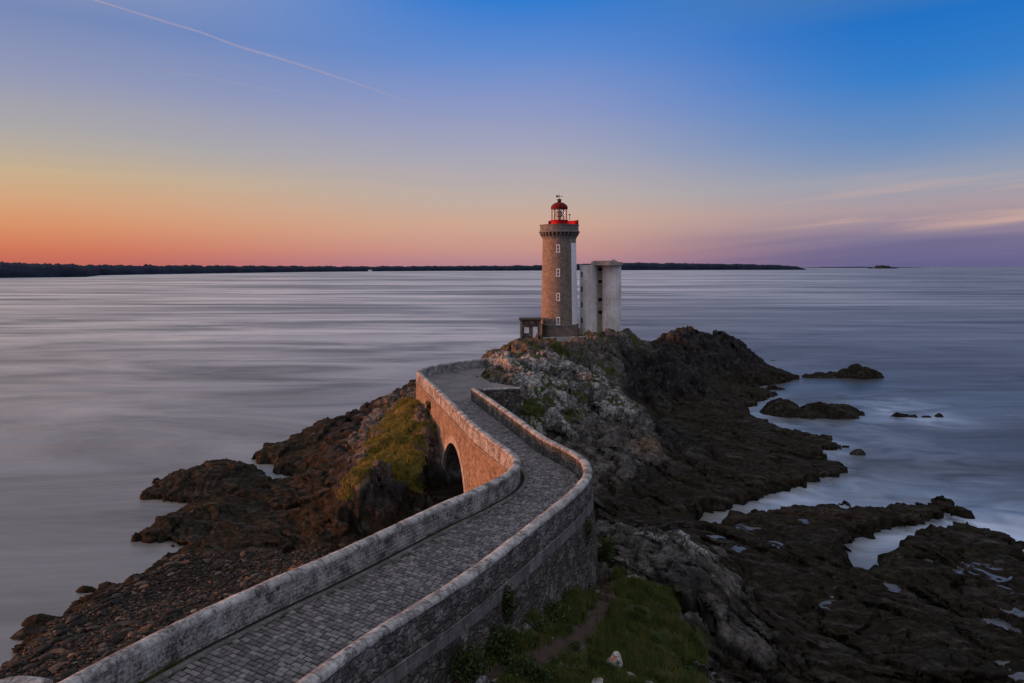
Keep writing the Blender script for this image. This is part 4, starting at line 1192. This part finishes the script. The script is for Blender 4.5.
# ------------------------------------------------------------------ lighthouse
LX, LY, LZ = 8.95, 129.2, 10.75
sc = LY / F                                             # metres per traced pixel at the tower
lh = empty('lighthouse', (LX, LY, LZ), 0, 'round granite lighthouse with a red lantern dome and a white painted stripe', 'lighthouse')
zpx = lambda py: HC + (HY - py) * sc - LZ               # height above the tower's foot
zS, zC, zT = zpx(324.3), zpx(238), zpx(225)
r0, r1 = 18.35 * sc, 16.6 * sc
b = MB(); b.lathe([(19.3 * sc, -1.8), (19.1 * sc, zS - .12), (19.1 * sc, zS)], 72); b.lathe([(19.1 * sc, zS), (r0, zS + .08)], 72)
auto_smooth(b.build('plinth', M['granite'], lh))
b = MB(); b.lathe([(19.1 * sc, zS - .16), (19.7 * sc, zS - .1), (19.7 * sc, zS + .08), (r0 - .02, zS + .2)], 72); auto_smooth(b.build('string_course', M['granite_dark'], lh))
prof = [(r0 + (r1 - r0) * (k / 10) ** .8, zS + .08 + (zC - zS) * k / 10) for k in range(11)]
b = MB(); b.lathe(prof + [(r1 - .02, zC + 1.0)], 96); auto_smooth(b.build('shaft', M['granite'], lh), 60)
a0, a1 = R(-90 + 39.5), R(-90 + 39.5 + 84)
b = MB(); b.lathe([(prof[0][0] - .02, prof[0][1] + .2)] + [(r + .022, z) for r, z in prof[0:1] + prof[1:-1]] + [(prof[-1][0] - .01, prof[-1][1] - .6)], 40, a0, a1)
auto_smooth(b.build('painted_stripe', M['white'], lh), 60)
b = MB(); b.lathe([(r1 - .05, zC - .3), (r1 + .10, zC - .1), (r1 + .18, zC + .25), (r1 + .10, zC + .3)], 72); auto_smooth(b.build('moulding', M['granite_dark'], lh))
for k in range(30):
    a = 2 * math.pi * (k + .5) / 30
    b = MB(); rr0, rr1 = r1 - .1, r1 + .5
    hw = .15
    pts = [(rr0, zC + .1), (rr0 + .28, zC + .12), (rr1 + .02, zC + .62), (rr1 + .05, zC + .95), (rr0, zC + .95)]
    v = [(r_ * math.cos(a) - s * hw * math.sin(a), r_ * math.sin(a) + s * hw * math.cos(a), z) for s in (-1, 1) for r_, z in pts]
    f = [(4, 3, 2, 1, 0), (5, 6, 7, 8, 9)] + [(i, (i + 1) % 5, 5 + (i + 1) % 5, 5 + i) for i in range(5)]
    b.add(v, f); b.build('corbel', M['granite_dark'], lh)
rg = 19.2 * sc
b = MB(); b.lathe([(r1 - .1, zC + .94), (rg + .18, zC + .96), (rg + .24, zC + 1.02), (rg + .24, zC + 1.2), (rg + .05, zC + 1.28), (rg, zC + 1.34), (rg, zT - .2), (rg + .1, zT - .17), (rg + .1, zT), (rg - .4, zT), (rg - .4, zC + 1.4), (0.01, zC + 1.4)], 72)
auto_smooth(b.build('gallery', M['granite_dark'], lh), 30)
# red screen on the seaward half of the gallery
zR0, zR1 = zT + .002, zpx(219.8)
b = MB(); b.lathe([(rg - .02, zR0), (rg - .02, zR1), (rg - .10, zR1), (rg - .10, zR0), (rg - .02, zR0)], 40, R(-14), R(122)); auto_smooth(b.build('red_screen', M['red'], lh), 30)
rl = 7.7 * sc
zl0, zl1 = zpx(220.5), zpx(208.5)
b = MB(); b.lathe([(rl + .10, zC + 1.4), (rl + .10, zl0 - .1), (rl + .22, zl0 - .08), (rl + .22, zl0 + .06), (rl - .1, zl0 + .06)], 40); auto_smooth(b.build('lantern_base', M['red'], lh), 30)
b = MB(); b.lathe([(rl - .06, zl0 + .05), (rl - .06, zl1)], 24); b.build('lantern_glazing', M['lantern_glass'], lh, True)
for k in range(10):
    a = 2 * math.pi * (k + .3) / 10
    b = MB(); b.tube((rl * math.cos(a), rl * math.sin(a), zl0), (rl * math.cos(a), rl * math.sin(a), zl1), .055, 6); b.build('lantern_bar', M['dark_red'] if k % 2 else M['iron'], lh)
b = MB(); b.lathe([(.01, zl0), (.30, zl0 + .1), (.34, zl0 + .6), (.62, zl0 + .85), (.66, zl0 + 1.3), (.5, zl0 + 1.75), (.1, zl0 + 1.9)], 20); auto_smooth(b.build('lens', M['brass'], lh), 40)
zd = zpx(202.4)
dp = [(rl + .12, zl1 - .12), (rl + .14, zl1 + .04)] + [(rl * math.cos(t) + .16 * math.cos(t) ** 2, zl1 + .06 + (zd - zl1) * math.sin(t)) for t in np.linspace(.02, 1.45, 9)]
b = MB(); b.lathe(dp + [(.32, zd + .05), (.3, zd + .1)], 40); dome = auto_smooth(b.build('dome', M['dark_red'], lh), 40)
zb = zpx(200.6)
b = MB(); b.lathe([(.2, zd), (.2, zd + .15)] + [(.06 + .34 * math.sin(t), zb - .36 * math.cos(t)) for t in np.linspace(.4, 3.05, 9)], 20); auto_smooth(b.build('ball_vent', M['iron'], dome), 40)
zv = zpx(194.3)
vane = MB(); vane.tube((0, 0, zb), (0, 0, zv), .04, 6)
vo = vane.build('weathervane', M['iron'], lh)
b = MB(); b.tube((-.55, 0, zv - .95), (.55, 0, zv - .95), .03, 6); b.tube((0, -.55, zv - .95), (0, .55, zv - .95), .03, 6); b.build('compass_arm', M['iron'], vo)
b = MB(); b.box(-.62, -.15, -.015, .015, zv - .55, zv - .2); b.box(-.15, .7, -.02, .02, zv - .42, zv - .34); b.build('pointer', M['iron'], vo)
b = MB(); b.tube((rl + .5, -.2, zl0), (rl + .5, -.2, zl0 + 1.0), .05, 6); b.lathe([(.01, zl0 + 1.0), (.22, zl0 + 1.0), (.22, zl0 + 1.16), (.01, zl0 + 1.2)], 10, cx=rl + .5, cy=-.2); b.build('antenna', M['iron'], lh)
# windows up the shaft
for py in (249.0, 272.6, 296.2, 319.6):
    z = zpx(py); k = (z - zS) / (zC - zS); rad = r0 + (r1 - r0) * max(k, 0) ** .8
    a = R(-90) - math.asin(2.3 * sc / rad)
    wroot = MB(); hw, hh = .25, .58
    ca, sa = math.cos(a), math.sin(a)
    def L2W(t, d, z_): return (d * ca - t * sa, d * sa + t * ca, z_)
    def bx(mb, t0, t1, d0, d1, z0, z1):
        v = [L2W(t, d, q) for q in (z0, z1) for t, d in ((t0, d0), (t1, d0), (t1, d1), (t0, d1))]
        mb.add(v, [(0, 3, 2, 1), (4, 5, 6, 7), (0, 1, 5, 4), (1, 2, 6, 5), (2, 3, 7, 6), (3, 0, 4, 7)])
    for s in (-1, 1): bx(wroot, s * hw - .09, s * hw + .09, rad - .12, rad + .06, z - hh, z + hh)
    bx(wroot, -hw - .09, hw + .09, rad - .12, rad + .064, z + hh, z + hh + .18); bx(wroot, -hw - .13, hw + .13, rad - .12, rad + .10, z - hh - .16, z - hh)
    bx(wroot, -hw + .09, hw - .09, rad - .1, rad + .03, z - .05, z + .05)
    fr = wroot.build('window', M['white'], lh)
    pn = MB(); bx(pn, -hw + .05, hw - .05, rad - .12, rad + .012, z - hh + .02, z + hh - .02); pn.build('pane', M['glass'], fr)

# keeper's annex
ax0, ax1 = 520.3, 541.5
AY = 124.2; asc = AY / F
AX = ((ax0 + ax1) / 2 - CX) * asc; aw = (ax1 - ax0) * asc
AZ = HC + (HY - 339.2) * asc; AT = HC + (HY - 320.3) * asc
an = empty('keeper_hut', (AX, AY, AZ), 0, 'small flat roofed stone hut built against the foot of the lighthouse', 'hut')
h = AT - AZ; x0, x1 = -aw / 2, aw / 2 - .1
wl = MB()
d0, d1 = -.01, 3.6
wxc, wxw, wz0, wz1 = (526.6 - CX) * asc - AX, .45, h * .32, h * .64
dxc, dxw, dz1 = (535.2 - CX) * asc - AX, .44, h * .66
def vbox(x_0, x_1, z_0, z_1): wl.box(x_0, x_1, 0, .32, z_0, z_1)
vbox(x0, wxc - wxw, -.9, h); vbox(wxc - wxw, wxc + wxw, -.9, wz0); vbox(wxc - wxw, wxc + wxw, wz1, h); vbox(wxc + wxw, dxc - dxw, -.9, h); vbox(dxc - dxw, dxc + dxw, dz1, h); vbox(dxc + dxw, x1, -.9, h); vbox(dxc - dxw, dxc + dxw, -.9, 0)
wl.box(x0, x0 + .32, .32, d1, -.9, h); wl.box(x1 - .32, x1, .32, d1, -.9, h); wl.box(x0 + .32, x1 - .32, d1 - .32, d1, -.9, h)
wl.build('wall', M['rubble'], an)
for k in range(5):
    ww = .42 if k % 2 else .3
    for qa_, qb_ in ((x0 - .02, x0 + ww), (x1 - ww, x1 + .02)):
        q = MB(); q.box(qa_, qb_, -.025, .0, h * k / 5 + .03, h * (k + 1) / 5 - .02); q.build('quoin', M['granite'], an)
rf = MB(); rf.box(x0 - .22, x1 + .2, -.25, d1 + .1, h, h + .26, .05); rf.build('roof', M['roof'], an)
wn = MB(); e = .09
wn.box(wxc - wxw, wxc + wxw, .06, .16, wz0, wz0 + e); wn.box(wxc - wxw, wxc + wxw, .06, .16, wz1 - e, wz1); wn.box(wxc - wxw, wxc - wxw + e, .06, .16, wz0 + e, wz1 - e); wn.box(wxc + wxw - e, wxc + wxw, .06, .16, wz0 + e, wz1 - e)
wno = wn.build('window', M['white'], an)
wn = MB(); wn.box(wxc - wxw + e, wxc + wxw - e, .09, .13, wz0 + e, wz1 - e); wn.build('shutter', M['white'], wno)
dr = MB(); dr.box(dxc - dxw, dxc + dxw, .05, .14, 0, dz1); dro = dr.build('door', M['white'], an)
dr = MB(); dr.tube((dxc + dxw - .12, .03, dz1 * .48), (dxc + dxw - .12, .05, dz1 * .48), .06, 8); dr.build('handle', M['iron'], dro)

# old concrete radar tower
TY = 130.5; ts = TY / F
TX = (600.3 - CX) * ts; TZ = 10.9
th = HC + (HY - 265.0) * ts - TZ
rt = empty('concrete_tower', (TX, TY, TZ), 0, 'squat weathered white concrete lookout tower beside the lighthouse', 'tower')
cxl, rl_ = (588.9 - 600.3) * ts, 8.5 * ts
cxr, rr_ = (610.9 - 600.3) * ts, 9.5 * ts


def stadium(cx, r, y0, y1, z0, z1, n=28):
    v = []; prof_ = [(cx + r * math.cos(a), y0 + r * 1.2 * math.sin(a)) for a in np.linspace(math.pi, 2 * math.pi, n)] + [(cx + r * math.cos(a), y1 + r * .7 * math.sin(a)) for a in np.linspace(0, math.pi, n)]
    m = len(prof_); v = [(x, y, z0) for x, y in prof_] + [(x, y, z1) for x, y in prof_]
    f = [(i, (i + 1) % m, m + (i + 1) % m, m + i) for i in range(m)] + [tuple(range(m - 1, -1, -1)), tuple(range(m, 2 * m))]
    return v, f


b = MB(); v, f = stadium(cxl, rl_, -.2, 1.2, -1.5, th); b.add(v, f); auto_smooth(b.build('stair_drum', M['concrete'], rt), 30)
b = MB(); v, f = stadium(cxr, rr_, -.8, 1.6, -1.5, th - .05); b.add(v, f); auto_smooth(b.build('main_drum', M['concrete'], rt), 30)
b = MB(); b.box((594.5 - 600.3) * ts, (604.5 - 600.3) * ts, -1.0, 1.5, -1.4, th - .1); slot = b.build('recessed_panel', M['concrete_slot'], rt)
for k, py in enumerate((269.5, 281.5, 299.5, 312.0)):
    z = HC + (HY - py) * ts - TZ
    b = MB(); x_c = (599.6 - 600.3) * ts; b.box(x_c - .34, x_c + .34, -1.04, -1.003, z - .32, z + .32); b.build('opening', M['void'], slot)
    b = MB(); b.box(x_c - .5, x_c + .52, -1.11, -1.002, z - .46, z - .36); b.build('sill', M['concrete_pale'], slot)
v, f = stadium((606.8 - 600.3) * ts, 14.8 * ts, -.9, 1.8, th - .05, th + .55); b = MB(); b.add(v, f); auto_smooth(b.build('cap_slab', M['cap'], rt), 30)
v, f = stadium((605 - 600.3) * ts, 11.5 * ts, -.6, 1.5, th + .55, th + .8); b = MB(); b.add(v, f); auto_smooth(b.build('parapet_kerb', M['cap'], rt), 30)
b = MB(); b.box(2.3, 2.9, .2, .8, th + .8, th + 1.05); b.build('vent_block', M['concrete_pale'], rt)
for py in (274.5, 289, 304.5, 320.0):
    z = HC + (HY - py) * ts - TZ; a = R(180 + 28)
    px_, py_ = cxl + rl_ * math.cos(a), -.2 + rl_ * 1.2 * math.sin(a)
    v = [(px_ + math.cos(a) * dd_ - math.sin(a) * t_ * .22, py_ + math.sin(a) * dd_ + math.cos(a) * t_ * .22, z + s_ * .5) for dd_ in (-.2, .03) for s_ in (-1, 1) for t_ in (-1, 1)]
    b = MB(); b.add(v, [(0, 1, 3, 2), (4, 6, 7, 5), (0, 4, 5, 1), (2, 3, 7, 6), (0, 2, 6, 4), (1, 5, 7, 3)]); b.build('slit_window', M['void'], rt)
z = HC + (HY - 319.8) * ts - TZ
b = MB(); b.lathe([(rr_ + .03, z - .14), (rr_ + .03, z + .12), (rr_ - .2, z + .12), (rr_ - .2, z - .14), (rr_ + .03, z - .14)], 16, R(-78), R(-15), cxr, -.8)
b.build('observation_slit', M['void'], rt)
# low terrace walls round the towers
tw = ribbon(path([(5.0, 121.6), (9.0, 122.3), (13.3, 124.2), (14.2, 126.0)], .4, 1), normals(path([(5.0, 121.6), (9.0, 122.3), (13.3, 124.2), (14.2, 126.0)], .4, 1)), [(-.25, 8.8), (-.25, 11.25), (.25, 11.25), (.25, 8.8)], 'terrace_wall', M['concrete_pale'], None, .03)
tag(tw, 'low pale terrace wall curving in front of the lighthouse foot', 'wall')
b = MB(); b.box(0, 1.5, 0, 2.0, -2.2, .75, .08); b.box(1.5, 2.3, .2, 1.8, -2.2, .05, .06)
o = b.build('concrete_block', M['concrete_pale'], None, False, (20.3, 128.4, 11.1)); tag(o, 'stepped concrete block at the right foot of the squat concrete tower', 'block')

# boundary wall end at the very lower left
WA = path([W(-70, 700, TOP)[:2], W(-10, 684, TOP)[:2], W(20, 678, TOP)[:2], W(44, 681.5, TOP)[:2]], .25, 1); WN = normals(WA)
o = empty('boundary_wall', (float(WA[0][0]), float(WA[0][1]), 8.5), 0, 'rounded end of a lichened stone wall at the lower left corner', 'wall')
ww = ribbon(WA - np.array(o.location[:2]), WN, [(-.3, -7.5), (-.3, TOP - 8.5 - .25), (.3, TOP - 8.5 - .25), (.3, -7.5)], 'wall_body', M['parapet'], o, .03)
ribbon(WA - np.array(o.location[:2]), WN, cope_prof(-.3, .3, TOP - 8.5 - .25, .25), 'coping', M['coping'], o, .03)

# ------------------------------------------------------------------ stones
def stone_mesh(name, seed, n=3, flat=.55, rough=.28):
    bm = bmesh.new(); bmesh.ops.create_icosphere(bm, subdivisions=n, radius=.5)
    r_ = np.random.default_rng(seed)
    P_ = np.array([v.co[:] for v in bm.verts])
    for _ in range(9):                                   # chop flat facets
        nn = r_.normal(size=3); nn /= np.linalg.norm(nn); dlim = r_.uniform(.26, .42)
        dp_ = P_ @ nn; P_ -= np.maximum(dp_ - dlim, 0)[:, None] * nn
    P_ *= (1 + rough * .35 * noise3(P_[:, 0] * 3 + seed, P_[:, 1] * 3 + 40, P_[:, 2] * 3 + 40, seed))[:, None]
    P_[:, 2] *= flat; P_[:, 1] *= r_.uniform(.55, .8)
    for v_, p in zip(bm.verts, P_): v_.co = p
    me = bpy.data.meshes.new(name); bm.to_mesh(me); bm.free()
    me.polygons.foreach_set('use_smooth', np.ones(len(me.polygons), bool))
    me.materials.append(M['stone']); return me


sm = [stone_mesh('beach_boulder', 400 + k, 3, random.uniform(.45, .7)) for k in range(8)]
rs = random.Random(11); placed = []
tries = 0
while len(placed) < 290 and tries < 20000:
    tries += 1
    px = rs.uniform(-10, 310); py = rs.uniform(552, 690)
    x0, y0, _ = W(px, py, 1.0)
    dsh = sdf(np.array([x0]), np.array([y0]), beach)[0]
    if dsh < -.3: continue
    if sdf(np.array([x0]), np.array([y0]), [tuple(p) for p in Lo[:170]] + [tuple(p) for p in Li[:170][::-1]])[0] > -.8: continue
    near = max(0, 1 - dsh / 5)
    s = rs.uniform(.35, .7) * (1 + .9 * near * rs.random()) * (1.15 if py > 610 else .85)
    if any((x0 - a) ** 2 + (y0 - b_) ** 2 < (.42 * (s + c_)) ** 2 for a, b_, c_ in placed): continue
    placed.append((x0, y0, s))
    o = bpy.data.objects.new('beach_boulder', sm[len(placed) % 8]); col.objects.link(o)
    o.location = (x0, y0, max(ground(x0, y0), -.1) + s * .07); o.scale = (s * rs.uniform(1, 1.7), s, s * rs.uniform(.7, 1.0))
    o.rotation_euler = (rs.uniform(-.25, .25), rs.uniform(-.3, .3), rs.gauss(.7, .5))
    tag(o, 'dark sea worn boulder lying on the stony beach left of the causeway', 'boulder', 'boulders on the stony beach')
# shingle: the uncountable small stones
vv, ff, tn = [], [], []
base = [stone_mesh('shingle_seed', 500 + k, 1, .6) for k in range(5)]
bv = [np.array([v.co[:] for v in m.vertices]) for m in base]; bf = [[tuple(p.vertices) for p in m.polygons] for m in base]
cnt = 0; off = 0
while cnt < 7500:
    px = rs.uniform(-40, 335); py = rs.uniform(548, 700); x0, y0, _ = W(px, py, 1.2)
    if sdf(np.array([x0]), np.array([y0]), beach)[0] < -.2: cnt += .2; continue
    k = rs.randrange(5); s = rs.uniform(.14, .36) * (1.2 if rs.random() < .2 else 1); a = rs.gauss(.7, .8); ca, sa = math.cos(a), math.sin(a)
    q = bv[k] * np.array((s * rs.uniform(1, 1.6), s, s * .8)); q = np.stack([q[:, 0] * ca - q[:, 1] * sa, q[:, 0] * sa + q[:, 1] * ca, q[:, 2]], 1) + np.array((x0, y0, max(ground(x0, y0), -.1) + s * .1))
    vv.append(q); ff += [tuple(i + off for i in p) for p in bf[k]]; off += len(q); tn += [rs.random()] * len(q); cnt += 1
for m in base: bpy.data.meshes.remove(m)
o = mesh_obj('shingle', np.vstack(vv), ff, M['stone'], None, None, True)
put_attr(o.data, 'tone', (np.array(tn),) * 3); tag(o, 'small stones covering the beach left of the causeway', 'shingle', kind='stuff')

# pale lichened boulders on the grass ledge
t = NT('lichened_boulder'); P = t.P(); n = t.noise(P, 3.5, 7, .65); n2 = t.noise(P, 1.6, 4, .6)
c = t.ramp(n, [(.35, (.05, .05, .048)), (.45, (.22, .22, .21)), (.6, (.56, .57, .58))])
zz = t.sep(t.n('ShaderNodeTexCoord').outputs['Object'])[2]
c = t.mix(t.math('MULTIPLY', t.rng(zz, .1, .3), t.rng(n2, .48, .58)), c, (.30, .10, .02))
M['lich_stone'] = t.fin(c, .9, t.bump(n, .08), .2)
for (px, py, s, lab, sd_) in ((614, 664, 1.35, 'pale boulder crusted with white and orange lichen on the grass ledge', 1), (630, 673, .5, 'small pale stone beside the orange lichened boulder on the grass', 2), (597, 683, .8, 'flat pale stone at the bottom edge of the grass ledge, left of the pair', 3), (648, 684, .8, 'flat pale stone at the bottom edge of the grass ledge, right of the pair', 4), (588, 585, .55, 'pale stone lying by the foot of the bridge wall', 5), (597, 590, .4, 'small pale stone beside the worn footpath near the bridge wall', 6)):
    x0, y0, _ = GG(px, py + 2); m = stone_mesh('lichened_boulder', 600 + sd_, 4, .95 if sd_ == 1 else .5, .5); m.materials.clear(); m.materials.append(M['lich_stone'])
    o = bpy.data.objects.new('lichened_boulder' if sd_ == 1 else 'pale_stone', m); col.objects.link(o); o.location = (x0, y0, ground(x0, y0) + s * .04); o.scale = (s, s * 1.1, s); o.rotation_euler = (0, 0, sd_ * 1.3)
    tag(o, lab, 'boulder' if sd_ == 1 else 'stone')

# ------------------------------------------------------------------ turf and plants
def blades(name, pts, hmin, hmax, mat, label, per=5, spread=.16, seed=1, wid=.018):
    r_ = np.random.default_rng(seed); N = len(pts) * per
    P_ = np.repeat(np.array(pts), per, 0); P_[:, :2] += r_.normal(0, spread, (N, 2))
    a = r_.uniform(0, 2 * math.pi, N); h = r_.uniform(hmin, hmax, N); lean = r_.uniform(.1, .8, N) * h; la = r_.uniform(0, 2 * math.pi, N)
    w_ = r_.uniform(.6, 1.4, N) * wid
    dx, dy = np.cos(a) * w_, np.sin(a) * w_
    v = np.zeros((N, 3, 3)); v[:, 0] = P_; v[:, 1] = P_; v[:, 2] = P_
    v[:, 0, 0] -= dx; v[:, 0, 1] -= dy; v[:, 1, 0] += dx; v[:, 1, 1] += dy
    v[:, 2, 0] += np.cos(la) * lean; v[:, 2, 1] += np.sin(la) * lean; v[:, 2, 2] += h
    v[:, :2, 2] -= .05
    f = np.arange(N * 3).reshape(-1, 3)
    me = bpy.data.meshes.new(name); me.vertices.add(N * 3); me.vertices.foreach_set('co', v.astype(np.float32).ravel())
    me.loops.add(N * 3); me.loops.foreach_set('vertex_index', f.astype(np.int32).ravel()); me.polygons.add(N)
    me.polygons.foreach_set('loop_start', np.arange(0, N * 3, 3, dtype=np.int32)); me.polygons.foreach_set('loop_total', np.full(N, 3, np.int32))
    me.update(calc_edges=True); tn_ = np.repeat(np.repeat(r_.random(len(pts)), per) * .6 + r_.random(N) * .4, 3); put_attr(me, 'tone', (tn_,) * 3)
    me.materials.append(mat); me.validate(); o = bpy.data.objects.new(name, me); col.objects.link(o)
    return tag(o, label, 'grass', kind='stuff')


def pick(mask, n, seed):
    r_ = np.random.default_rng(seed); area = fyy.ravel() ** 2
    p = np.where(mask, area, 0.0); p /= p.sum()
    idx = r_.choice(len(p), n, p=p)
    return np.stack([XX[idx], YY[idx], ZZ[idx]], 1)


clump = fbm2(X * .8, Y * .8, 3, 77)
blades('grass', pick((g_sh * (1 - pathm) > .6) & (clump + wn_ * .8 > -.12) & (nzb > .6) & (Z > 3), 32000, 1), .10, .36, M['blade'], 'rough grass and low weeds covering the ledge below the bridge wall', 5, .13, 1)
blades('headland_grass', pick((g_he > .6) & (clump > -.05) & (X + Y * .09 < -2.6) & (nzb > .4) & (Z > 3), 16000, 2), .12, .36, M['blade_warm'], 'sunlit green and yellow grass on the headland beside the arch', 4, .18, 2, .03)
blades('tussock_grass', pick((turf > .55) & (g_he < .3) & (g_sh < .3) & (Z > 4.5) & (RD < -1), 9000, 3), .08, .26, M['blade'], 'dark turf growing in the hollows of the lighthouse rock', 4, .16, 3, .03)
kp = []
for s in np.r_[np.linspace(8.5, 13.2, 120), np.linspace(27, 29.5, 50), np.linspace(38, 40.5, 40)]:
    p = at(Li, s); i = int(np.argmin(np.abs(arclen(Li) - s))); q = p + Lo_n[i] * rs.uniform(.04, .36); kp.append((q[0], q[1], ZR - .04))
blades('verge_grass', kp, .06, .2, M['blade'], 'thin green weeds growing between the kerb and the left parapet', 14, .05, 4, .012)


def shrub(name, loc, rx, ry, rz, n, label, seed, stems=5, leaf=.09):
    root = empty(name, loc, 0, label, 'plant')
    r_ = np.random.default_rng(seed)
    st = MB()
    tips = []
    for k in range(stems):
        d_ = r_.normal(size=3); d_ /= np.linalg.norm(d_); tip = np.array((d_[0] * rx, d_[1] * ry, abs(d_[2]) * rz + .1)) * .8
        st.tube((0, 0, -.1), tuple(tip), .022, 5, .008); tips.append(tip)
    st.build('stem', M['stem'], root)
    u = r_.normal(size=(n, 3)); u /= np.linalg.norm(u, axis=1)[:, None]; rad = r_.random(n) ** .45
    c = u * rad[:, None]
    bumpy = 1 + .45 * noise3(u[:, 0] * 2 + seed, u[:, 1] * 2 + 9, u[:, 2] * 2 + 9, seed)
    c = c * bumpy[:, None] * np.array((rx, ry, rz)) + np.array((0, 0, rz * .6))
    a1 = r_.normal(size=(n, 3)); a1 /= np.linalg.norm(a1, axis=1)[:, None]; a2 = np.cross(a1, r_.normal(size=(n, 3))); a2 /= np.linalg.norm(a2, axis=1)[:, None]
    L_ = leaf * r_.uniform(.6, 1.4, n)[:, None]
    v = np.stack([c - a1 * L_, c + a2 * L_ * .45, c + a1 * L_, c - a2 * L_ * .45], 1).reshape(-1, 3)
    o = mesh_obj('leaves', v, [(4 * k, 4 * k + 1, 4 * k + 2, 4 * k + 3) for k in range(n)], M['leaf'], root)
    put_attr(o.data, 'tone', (np.repeat(r_.random(n), 4),) * 3)
    return root


def on_rwall(px, py, z):
    """point on the right wall's outer face"""
    best = None
    for i in range(len(Ro)):
        o = Ro[i] + Rc_n[i] * .085 * (ZR - z)
        q = CX + F * o[0] / o[1]
        if o[1] < 46 and (best is None or abs(q - px) < best[0]): best = (abs(q - px), o, Rc_n[i])
    return best


for (px, z, rx, rz, n, lab, sd_, off) in ((586, 8.0, .35, .75, 500, 'leafy green plant rooted in the joints high on the bridge wall near its bend', 21, .05), (505, 8.3, .45, .9, 700, 'dark creeper climbing the shaded bridge wall above the footpath', 22, .1), (490, 7.1, .7, 1.0, 1100, 'dense bush at the foot of the bridge wall below the creeper', 23, .5)):
    _, p, nn = on_rwall(px, 0, z); p = p + nn * off
    shrub('wall_plant' if z > 7.5 else 'bush', (float(p[0]), float(p[1]), z - rz * .5), rx, rx * .8, rz, n, lab, sd_)
for (px, py, rx, rz, n, lab, sd_) in ((607, 560, .55, 1.0, 900, 'tall green bush just round the bend at the foot of the bridge wall', 31), (520, 676, .8, .55, 1300, 'low leafy bush with yellowish tips at the bottom of the grass ledge', 32), (468, 676, .7, .8, 1200, 'dark bush against the bridge wall at the bottom edge', 33), (572, 590, .9, .5, 1300, 'low dark thicket in the angle between wall and footpath', 34), (555, 615, .8, .4, 1100, 'low dark thicket half way along the wall foot', 35)):
    x0, y0, _ = GG(px, py); shrub('bush', (x0, y0, ground(x0, y0) - .05), rx, rx, rz, n, lab, sd_)
for k, (px, py, rx, rz, n) in enumerate(((585, 592, .5, .35, 500), (562, 603, .55, .4, 550), (590, 607, .4, .22, 350), (540, 630, .55, .4, 550), (530, 645, .4, .3, 400), (575, 648, .35, .2, 300), (640, 612, .45, .22, 400), (655, 640, .4, .22, 350), (670, 660, .5, .25, 450), (632, 640, .3, .16, 260), (610, 615, .35, .2, 300), (545, 680, .5, .3, 450), (690, 672, .45, .22, 400), (648, 592, .4, .25, 350), (580, 672, .4, .2, 320), (668, 612, .35, .25, 320))):
    x0, y0, _ = GG(px, py); b_ = shrub('low_bush', (x0, y0, ground(x0, y0) - .06), rx, rx * .8, rz, n, 'low dark leafy bush among the grass of the ledge below the bridge wall', 60 + k, 3, .06)
    b_['group'] = 'low bushes on the grass ledge'
i = int(np.argmin([abs(CX + F * p[0] / p[1] - 430.5) + (100 if p[1] < 60 else 0) + (100 if p[1] > 84 else 0) for p in Lo])); p = Lo[i] - Lo_n[i] * .15
shrub('wall_plant', (float(p[0]), float(p[1]), ZR - 1.5), .45, .35, .6, 500, 'small dark plant growing from the sunlit left wall near the yard', 41)

# ------------------------------------------------------------------ aircraft trails high up
def contrail(name, pts, label, dens):
    t = NT(name + '_vapour'); t.t.nodes.remove(t.bsdf)
    df = t.n('ShaderNodeBsdfDiffuse'); df.inputs[0].default_value = (.6, .84, .98, 1)
    tl = t.n('ShaderNodeBsdfTranslucent'); tl.inputs[0].default_value = (.6, .84, .98, 1)
    m1 = t.n('ShaderNodeMixShader'); m1.inputs[0].default_value = .5; t.l(df.outputs[0], m1.inputs[1]); t.l(tl.outputs[0], m1.inputs[2])
    tp = t.n('ShaderNodeBsdfTransparent'); m2_ = t.n('ShaderNodeMixShader')
    nn_ = t.noise(t.P(), .0011, 4, .6)
    t.l(t.rng(nn_, .3, .7, dens * .55, dens), m2_.inputs[0]); t.l(tp.outputs[0], m2_.inputs[1]); t.l(m1.outputs[0], m2_.inputs[2]); t.l(m2_.outputs[0], t.out.inputs['Surface'])
    H = 9000.0
    P3 = [Vector(((px - CX) / F * (H * F / (HY - py)), H * F / (HY - py), HC + H)) for px, py, _ in pts]
    n = 10; v = []; m = len(P3)
    for k in range(m):
        d_ = (P3[min(k + 1, m - 1)] - P3[max(k - 1, 0)]).normalized(); u = d_.cross(Vector((0, 0, 1))).normalized(); w_ = u.cross(d_)
        for j in range(n):
            a = 2 * math.pi * j / n; v.append(P3[k] + (u * math.cos(a) + w_ * math.sin(a)) * pts[k][2] * .78)
    f = [(k * n + j, k * n + (j + 1) % n, (k + 1) * n + (j + 1) % n, (k + 1) * n + j) for k in range(m - 1) for j in range(n)] + [tuple(range(n))[::-1], tuple(range((m - 1) * n, m * n))]
    o = mesh_obj(name, v, f, t.m, None, None, True); return tag(o, label, 'contrail')


contrail('contrail', [(20, -24, 30), (95, 0, 42), (150, 17, 46), (200, 32, 52), (240, 47, 60), (275, 57, 66), (310, 68, 56), (340, 78, 44), (370, 88, 34), (412, 103, 20)], 'bright pinkish aircraft trail crossing the upper left sky', .24)
contrail('contrail', [(160, 70, 25), (200, 76, 34), (250, 86, 44), (300, 95, 40), (350, 104, 44), (405, 111, 25)], 'faint second aircraft trail below the bright one', .11)

scene.render.engine = 'CYCLES'
scene.cycles.max_bounces = 6; scene.cycles.diffuse_bounces = 3; scene.cycles.glossy_bounces = 3; scene.cycles.transparent_max_bounces = 8; scene.cycles.volume_bounces = 1
